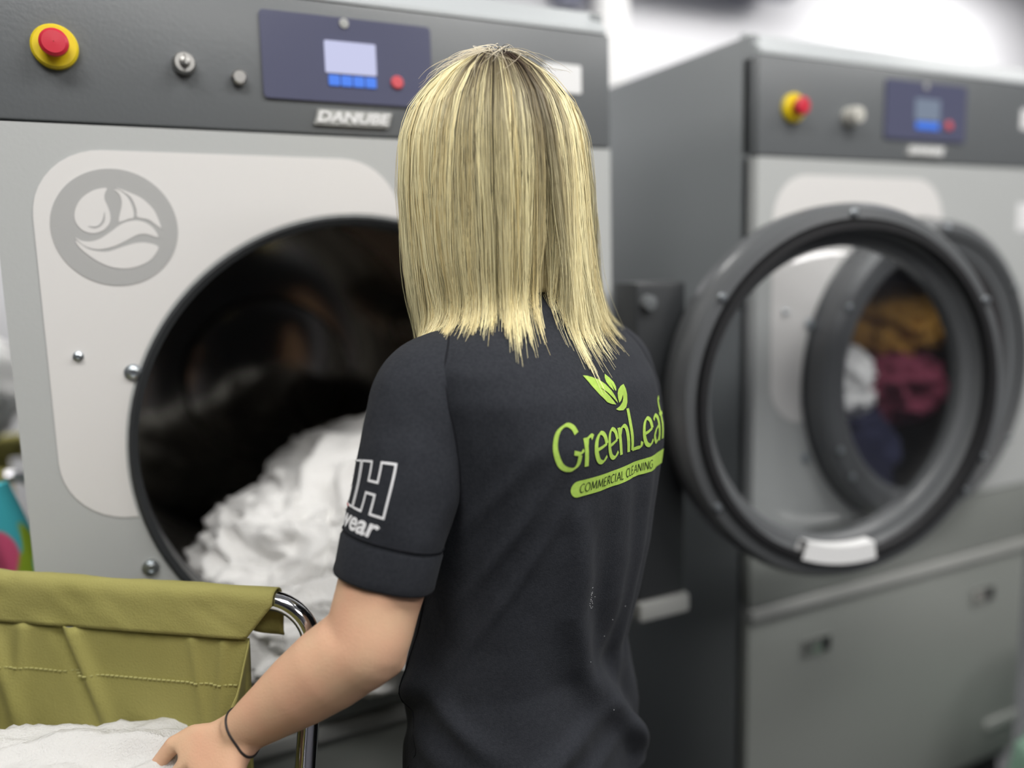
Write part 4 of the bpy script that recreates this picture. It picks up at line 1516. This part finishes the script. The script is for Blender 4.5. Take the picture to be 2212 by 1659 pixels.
# trousers and shoes (below the picture)
tr = B()
for s in (-1, 1):
    hip, kne, ank = Lw(s * 0.074, 0, 0.74), Lw(s * 0.092, 0.015, 0.46), Lw(s * 0.096, -0.015, 0.07)
    P = catmull([hip, hip + (kne - hip) * 0.5, kne, ank], 6)
    t = np.linspace(0, 1, len(P))
    tr.tube(P, np.interp(t, [0, 0.35, 0.6, 1.0], [0.094, 0.084, 0.066, 0.058]), 28, ref=(1, 0, 0))
rows = []
for z, a, bb in ((0.68, 0.160, 0.10), (0.74, 0.158, 0.100), (0.80, 0.150, 0.096), (0.86, 0.138, 0.092)):
    shx = np.interp(z, zz, TT[:, 4])
    rows.append([Lw(a * math.cos(t), bb * math.sin(t), z) + CR * shx for t in np.linspace(0, 2 * PI, 40, endpoint=False)])
tr.grid(rows, cu=True)
tr.add(rows[0], [tuple(range(39, -1, -1))])
tr.add(rows[-1], [tuple(range(40))])
raw = bpy.data.objects.new('raw', tr.mesh('raw'))
COL.objects.link(raw)
md = raw.modifiers.new('r', 'REMESH')
md.mode = 'VOXEL'
md.voxel_size = 0.008
sm = raw.modifiers.new('s', 'SMOOTH')
sm.iterations = 4
dg = bpy.context.evaluated_depsgraph_get()
dg.update()
tm = bpy.data.meshes.new_from_object(raw.evaluated_get(dg))
bpy.data.objects.remove(raw)
tm.materials.clear()
tm.shade_smooth()
link('trousers', tm, 'trousers', person, OFF)
for s in (-1, 1):
    rows = []
    c0 = Lw(s * 0.096, -0.02, 0)
    for z, k, l0, l1 in ((0.0, 1.0, -0.075, 0.185), (0.02, 1.04, -0.078, 0.19), (0.045, 0.98, -0.07, 0.178), (0.07, 0.85, -0.06, 0.12), (0.10, 0.80, -0.055, 0.055)):
        row = []
        for t in np.linspace(0, 2 * PI, 40, endpoint=False):
            yy = (l0 + l1) / 2 + (l1 - l0) / 2 * math.sin(t)
            row.append(c0 + ra * 0.045 * k * math.copysign(abs(math.cos(t)) ** 0.75, math.cos(t)) + fa * yy + np.array([0, 0, z]))
        rows.append(row)
    b = B()
    b.grid(rows, cu=True)
    b.add(rows[0], [tuple(range(39, -1, -1))])
    b.add(rows[-1], [tuple(range(40))])
    wput('shoe', b, 'shoe')

# ------------------------------------------------------------------ hair
ZT = [1.653, 1.650, 1.643, 1.625, 1.594, 1.556, 1.502, 1.434, 1.388, 1.336, 1.284, 1.24]
RL = [0.0, 0.018, 0.037, 0.068, 0.098, 0.113, 0.118, 0.119, 0.118, 0.110, 0.105, 0.102]
RR = [0.0, 0.018, 0.035, 0.062, 0.088, 0.100, 0.107, 0.113, 0.117, 0.126, 0.138, 0.146]
RB = [0.0, 0.019, 0.038, 0.068, 0.098, 0.113, 0.119, 0.116, 0.112, 0.104, 0.100, 0.098]
ZEND = ([-180, -100, -85, -60, -40, -25, -12, 0, 10, 20, 34, 45, 52, 60, 68, 76, 90, 180],
        [1.32, 1.322, 1.322, 1.306, 1.306, 1.312, 1.318, 1.308, 1.302, 1.334, 1.358, 1.315, 1.312, 1.296, 1.304, 1.328, 1.338, 1.335])
zfine = np.linspace(1.653, 1.24, 700)
prof = {k: np.interp(zfine[::-1], ZT[::-1], v[::-1])[::-1] for k, v in (('l', RL), ('r', RR), ('b', RB))}
kk = np.exp(-np.linspace(-2, 2, 41) ** 2)
kk /= kk.sum()
for k in prof:
    q = prof[k].copy()
    sm_ = np.convolve(np.pad(q, 20, mode='edge'), kk, 'valid')
    w = np.clip((np.arange(700) - 25) / 40, 0, 1)
    prof[k] = q * (1 - w) + sm_ * w


def envelope(psi, z):
    f = lambda k: np.interp(z, zfine[::-1], prof[k][::-1])
    s2 = np.sin(psi) ** 2
    side = np.where(np.sin(psi) > 0, f('r'), f('l'))
    return np.sqrt((f('b') ** 2) * (1 - s2) + side ** 2 * s2)


def hair_world(psi, rad, z):
    d = np.sin(psi)[..., None] * CR - np.cos(psi)[..., None] * CV
    P = HC + d * rad[..., None]
    P[..., 2] += z
    # crown sits a little towards the back of the head
    k = np.clip((z - 1.59) / 0.063, 0, 1) ** 1.5
    P -= CV * (0.026 * k)[..., None]
    return P


def hair_colour(psi_deg, s, tone, darkroot):
    """dyed hair: dark grown-out roots, lighter lengths; psi tells the strand's place round the head"""
    light = np.array(lin((255, 244, 194)))
    mid = np.array(lin((230, 210, 152)))
    brown = np.array(lin((60, 46, 38)))
    deep = np.array(lin((30, 24, 22)))
    base = light + (mid - light) * tone[:, None, None]
    base = np.broadcast_to(base, (len(tone), s.shape[1], 3)).copy()
    rl = darkroot[:, None]
    k = np.clip(1.15 - s / np.maximum(rl, 0.02), 0, 1) ** 0.8
    rootc = brown + (deep - brown) * np.clip(1 - s / 0.22, 0, 1)[..., None] * 0.5
    return base * (1 - k[..., None]) + rootc * k[..., None]


NB = 52
big_psi = np.sort(np.linspace(-128, 148, NB) + rng.normal(0, 1.3, NB))
big_rad = rng.normal(0, 0.0050, NB)
big_len = rng.normal(0, 0.016, NB)
big_sweep = rng.normal(0, 3.0, NB)
big_wave = rng.uniform(0, 6.28, NB)
big_tone = rng.normal(0, 0.22, NB)
big_root = rng.uniform(0.75, 1.2, NB)
big_root[rng.random(NB) < 0.15] *= 0.5
NL = 420
bi = rng.integers(0, NB, NL)
lock_psi = big_psi[bi] + rng.normal(0, 2.5, NL)
lock_rad = big_rad[bi] + rng.normal(0, 0.0022, NL)
lock_tone = np.clip(0.24 + big_tone[bi] + rng.normal(0, 0.34, NL), 0, 1.15)
lock_len = big_len[bi] + rng.normal(0, 0.008, NL)
lock_wave = rng.uniform(0, 6.28, NL)
lock_curl = rng.normal(0.0, 1.0, NL)
lock_sweep = rng.normal(0, 1.2, NL)
NS, NP = 10500, 22
li = rng.integers(0, NL, NS)
psi0 = lock_psi[li] + rng.normal(0, 1.0, NS)
inner = rng.random(NS) < 0.42
lay = np.where(inner, rng.uniform(0.78, 0.94, NS), rng.uniform(0.93, 1.0, NS))
sroot = np.where(inner, rng.uniform(0.02, 0.35, NS), rng.uniform(0.0, 0.07, NS))
fly = rng.random(NS) < 0.06
wisp_lock = rng.random(NL) < 0.05
wisp = wisp_lock[li] & ~inner & (psi0 < 70)
zend = np.interp(psi0, *ZEND) + lock_len[li] + rng.normal(0, 0.007, NS) + np.where(inner, 0.012, 0) - np.where(rng.random(NS) < 0.4, rng.exponential(0.009, NS), 0)
zend = zend - 0.024 * np.exp(-((psi0 - big_psi[bi[li]]) / 1.8) ** 2) * (0.4 + 1.2 * ((bi[li] * 29 % 17) / 17)) + 0.008
zend = np.where(wisp, zend - rng.exponential(0.008, NS), zend)
zend = np.where(fly, zend - rng.uniform(-0.03, 0.02, NS), zend)
# arc length table for the profile at each strand's azimuth
allp = np.zeros((NS, NP, 3))
S = np.zeros((NS, NP))
for i in range(NS):
    ps = R(psi0[i])
    zt_ = zfine[zfine >= zend[i]]
    rr = envelope(np.full(len(zt_), ps), zt_)
    sl = np.concatenate([[0], np.cumsum(np.hypot(np.diff(zt_), np.diff(rr)))])
    sl /= sl[-1]
    s = sroot[i] + (1 - sroot[i]) * np.linspace(0, 1, NP)
    z = np.interp(s, sl, zt_)
    r = np.interp(s, sl, rr)
    S[i] = s
    k = li[i]
    b_ = bi[k]
    conv = 1 - 0.8 * np.clip((s - 0.62) / 0.38, 0, 1) ** 1.4
    conv2 = 1 - 0.6 * np.clip((s - 0.60) / 0.40, 0, 1) ** 1.3
    pz = big_psi[b_] + (lock_psi[k] - big_psi[b_]) * conv + (psi0[i] - lock_psi[k]) * conv2
    pz = pz + (big_sweep[b_] * np.sin(s * 2.6 + big_wave[b_]) + lock_sweep[k] * np.sin(s * 5.0 + lock_wave[k])) * s + rng.normal(0, 0.35)
    rad = r * lay[i] + lock_rad[k] * np.clip(s * 3, 0, 1) + 0.0018 * np.sin(s * 9 + lock_wave[k] + rng.normal(0, 0.7)) * s
    tip = np.clip((s - 0.80) / 0.20, 0, 1) ** 1.6
    inw = (0.012 + 0.008 * lock_curl[k]) if psi0[i] < 35 else 0.004 * lock_curl[k]
    rad = rad - inw * tip
    if 40 < psi0[i] < 76:
        rad = rad + 0.004 * math.sin(PI * (psi0[i] - 40) / 36) * np.clip((s - 0.6) / 0.4, 0, 1) ** 1.4
    rad = rad + 0.0007 * np.sin(s * rng.uniform(8, 26) + rng.uniform(0, 6.28)) * np.clip(s * 4, 0, 1)
    pz = pz + 0.35 * np.sin(s * rng.uniform(8, 24) + rng.uniform(0, 6.28)) + 1.3 * rng.normal() * np.sin(s * rng.uniform(2, 6) + rng.uniform(0, 6.28)) * np.clip(s * 2.5, 0, 1)
    if fly[i]:
        rad = rad + rng.uniform(0.002, 0.010) * np.sin(s * PI * rng.uniform(0.6, 1.6)) + rng.normal(0, 0.006) * tip
        pz = pz + rng.normal(0, 5.0) * s ** 2
    allp[i] = hair_world(np.radians(pz), rad, z)
# keep strands outside the shirt: pushed straight outwards from the head's axis, ended where the shoulder is too broad
for i in range(NS):
    stop = None
    for j in range(NP):
        P_ = allp[i, j]
        if P_[2] > 1.40:
            continue
        if stop is not None:
            allp[i, j] = stop + (allp[i, j - 1] - allp[i, j - 2]) * 0.02
            continue
        q, loc, nrm = outside_amount(P_)
        need = 0.0015 + 0.006 * ((i * 37 % 23) / 23)
        if q < need:
            d = np.array([P_[0] - HC[0], P_[1] - HC[1], 0.0])
            d /= np.linalg.norm(d)
            if q > 0:
                allp[i, j] = P_ + d * (need - q)
            else:
                hit = tb.ray_cast(Vector(P_), Vector(d))
                dist = 9.0 if hit[0] is None else hit[3]
                if dist < (0.024 + 0.026 * ((i * 53 % 31) / 31) if psi0[i] < 45 else 0.016) + (0.025 if wisp[i] else 0.0):
                    allp[i, j] = P_ + d * (dist + need)
                else:
                    stop = allp[i, j - 1].copy()
                    allp[i, j] = stop
    # smooth the bend where a strand meets the cloth
    lowest = allp[i, -9:].copy()
    lowest[1:-1] = (lowest[:-2] + lowest[1:-1] * 2 + lowest[2:]) / 4
    allp[i, -9:] = lowest
# loose short hairs at the crown
NF = 110
crown = np.zeros((NF, NP, 3))
for i in range(NF):
    a0, a1 = rng.uniform(-170, 170), rng.normal(0, 55)
    ln = rng.uniform(0.03, 0.09)
    t = np.linspace(0, 1, NP)
    zt_ = 1.650 - (ln * t) ** 2 * rng.uniform(3, 7)
    r_ = envelope(np.radians(np.full(NP, a0)), zt_) * 0.3 + ln * t * 0.9
    crown[i] = hair_world(np.radians(a0 + a1 * t), r_, zt_ + rng.uniform(0.001, 0.008) * np.sin(PI * np.clip(t * rng.uniform(0.7, 1.2), 0, 1)))
# colour
pd = psi0
dark = np.interp(pd, [-128, -60, -42, -30, -22, -14, -6, 2, 10, 20, 34, 48, 62, 76, 148], [0.04, 0.05, 0.12, 0.28, 0.56, 0.80, 0.62, 0.50, 0.58, 0.80, 0.70, 0.56, 0.34, 0.14, 0.05])
lockd = big_root[bi] * rng.uniform(0.75, 1.25, NL)
lockd[rng.random(NL) < 0.14] *= 0.35
dark = dark * lockd[li] * rng.uniform(0.7, 1.25, NS) + 0.012
streak = ((pd > 20) & (pd < 33) & (rng.random(NS) < 0.45) & inner) | ((pd > -16) & (pd < -10) & (rng.random(NS) < 0.5))
dark = np.where(streak, 0.9, dark)
tone = np.clip(lock_tone[li] + rng.normal(0, 0.18, NS) + np.where(inner, 0.08, 0.0) + np.interp(pd, [-90, -20, 40, 90], [-0.12, 0.0, 0.12, 0.02]), 0, 1.3)
colr = hair_colour(pd, S, tone, dark)


def strands_mesh(P, C, r0, r1, name):
    ns, npt = P.shape[:2]
    T = np.gradient(P, axis=1)
    T /= np.linalg.norm(T, axis=2)[..., None] + 1e-12
    ref = P - np.array([HC[0], HC[1], 1.45])
    ref[..., 2] = np.maximum(ref[..., 2], 0.02)
    U = ref - T * (ref * T).sum(2)[..., None]
    U /= np.linalg.norm(U, axis=2)[..., None] + 1e-12
    Wv = np.cross(T, U)
    rad = r0 + (r1 - r0) * np.linspace(0, 1, npt)[None, :, None] ** 2.0
    V = np.stack([P + (U * math.cos(a) + Wv * math.sin(a)) * rad for a in (PI / 2, PI / 2 + 2 * PI / 3, PI / 2 + 4 * PI / 3)], 2)
    idx = np.arange(ns * npt * 3).reshape(ns, npt, 3)
    a = idx[:, :-1, :]
    bq = np.roll(idx, -1, 2)[:, :-1, :]
    c = np.roll(idx, -1, 2)[:, 1:, :]
    d = idx[:, 1:, :]
    F = np.stack([a, bq, c, d], -1).reshape(-1, 4)
    me = bpy.data.meshes.new(name)
    me.vertices.add(ns * npt * 3)
    me.vertices.foreach_set('co', V.reshape(-1).astype(np.float32))
    me.loops.add(F.size)
    me.loops.foreach_set('vertex_index', F.reshape(-1).astype(np.int32))
    me.polygons.add(len(F))
    me.polygons.foreach_set('loop_start', (np.arange(len(F)) * 4).astype(np.int32))
    me.update(calc_edges=True)
    me.shade_smooth()
    # soften the strand normals towards the lie of the whole head of hair
    own = np.stack([U * math.cos(a) + Wv * math.sin(a) for a in (PI / 2, PI / 2 + 2 * PI / 3, PI / 2 + 4 * PI / 3)], 2)
    N_ = own * 0.5 + U[:, :, None, :] * 0.65
    N_ /= np.linalg.norm(N_, axis=3)[..., None] + 1e-9
    me.normals_split_custom_set_from_vertices(N_.reshape(-1, 3).astype(np.float32))
    ca = me.color_attributes.new('Col', 'FLOAT_COLOR', 'POINT')
    cc = np.concatenate([np.repeat(C.reshape(-1, 3), 3, 0), np.ones((ns * npt * 3, 1))], 1)
    ca.data.foreach_set('color', cc.reshape(-1).astype(np.float32))
    return me


cw = np.linspace(0, 1, NF)[:, None, None] * np.array([[[0.25, 0.24, 0.20]]]) + np.array([[[0.42, 0.36, 0.25]]])
allp = np.concatenate([allp, crown])
colr = np.concatenate([colr, np.broadcast_to(cw, (NF, NP, 3))])
hair = link('hair', strands_mesh(allp, colr, 0.00042, 0.00012, 'hair'), 'hair', person, OFF)
# solid mass under the outer strands
npsi = 90
ps = np.radians(np.linspace(-128, 148, npsi))
zs_ = np.concatenate([1.653 - 0.06 * np.linspace(0, 1, 20) ** 2, np.linspace(1.588, 1.375, 30)])
Pz = np.zeros((len(zs_), npsi, 3))
for j, z in enumerate(zs_):
    zv = np.full(npsi, z)
    Pz[j] = hair_world(ps, envelope(ps, zv) * 0.80, zv - 0.004)
b = B()
b.grid(Pz)
um = b.mesh('under_hair')
ca = um.color_attributes.new('Col', 'FLOAT_COLOR', 'POINT')
dk = np.interp(np.degrees(ps), [-128, -60, -20, 0, 40, 80, 148], [0.1, 0.15, 0.6, 0.8, 0.8, 0.4, 0.1])
cols = np.ones((len(um.vertices), 4), np.float32)
c1, c2 = np.array(lin((196, 178, 128))), np.array(lin((84, 70, 58)))
for j in range(len(zs_)):
    k = dk * np.interp(zs_[j], [1.40, 1.55, 1.66], [0.25, 0.7, 1.0])
    cols[j * npsi:(j + 1) * npsi, :3] = c1 + (c2 - c1) * np.minimum(1, k[:, None] * 1.1)
ca.data.foreach_set('color', cols.reshape(-1))
uo = link('under_hair', um, 'hair', hair)
md = uo.modifiers.new('thick', 'SOLIDIFY')
md.thickness = 0.004
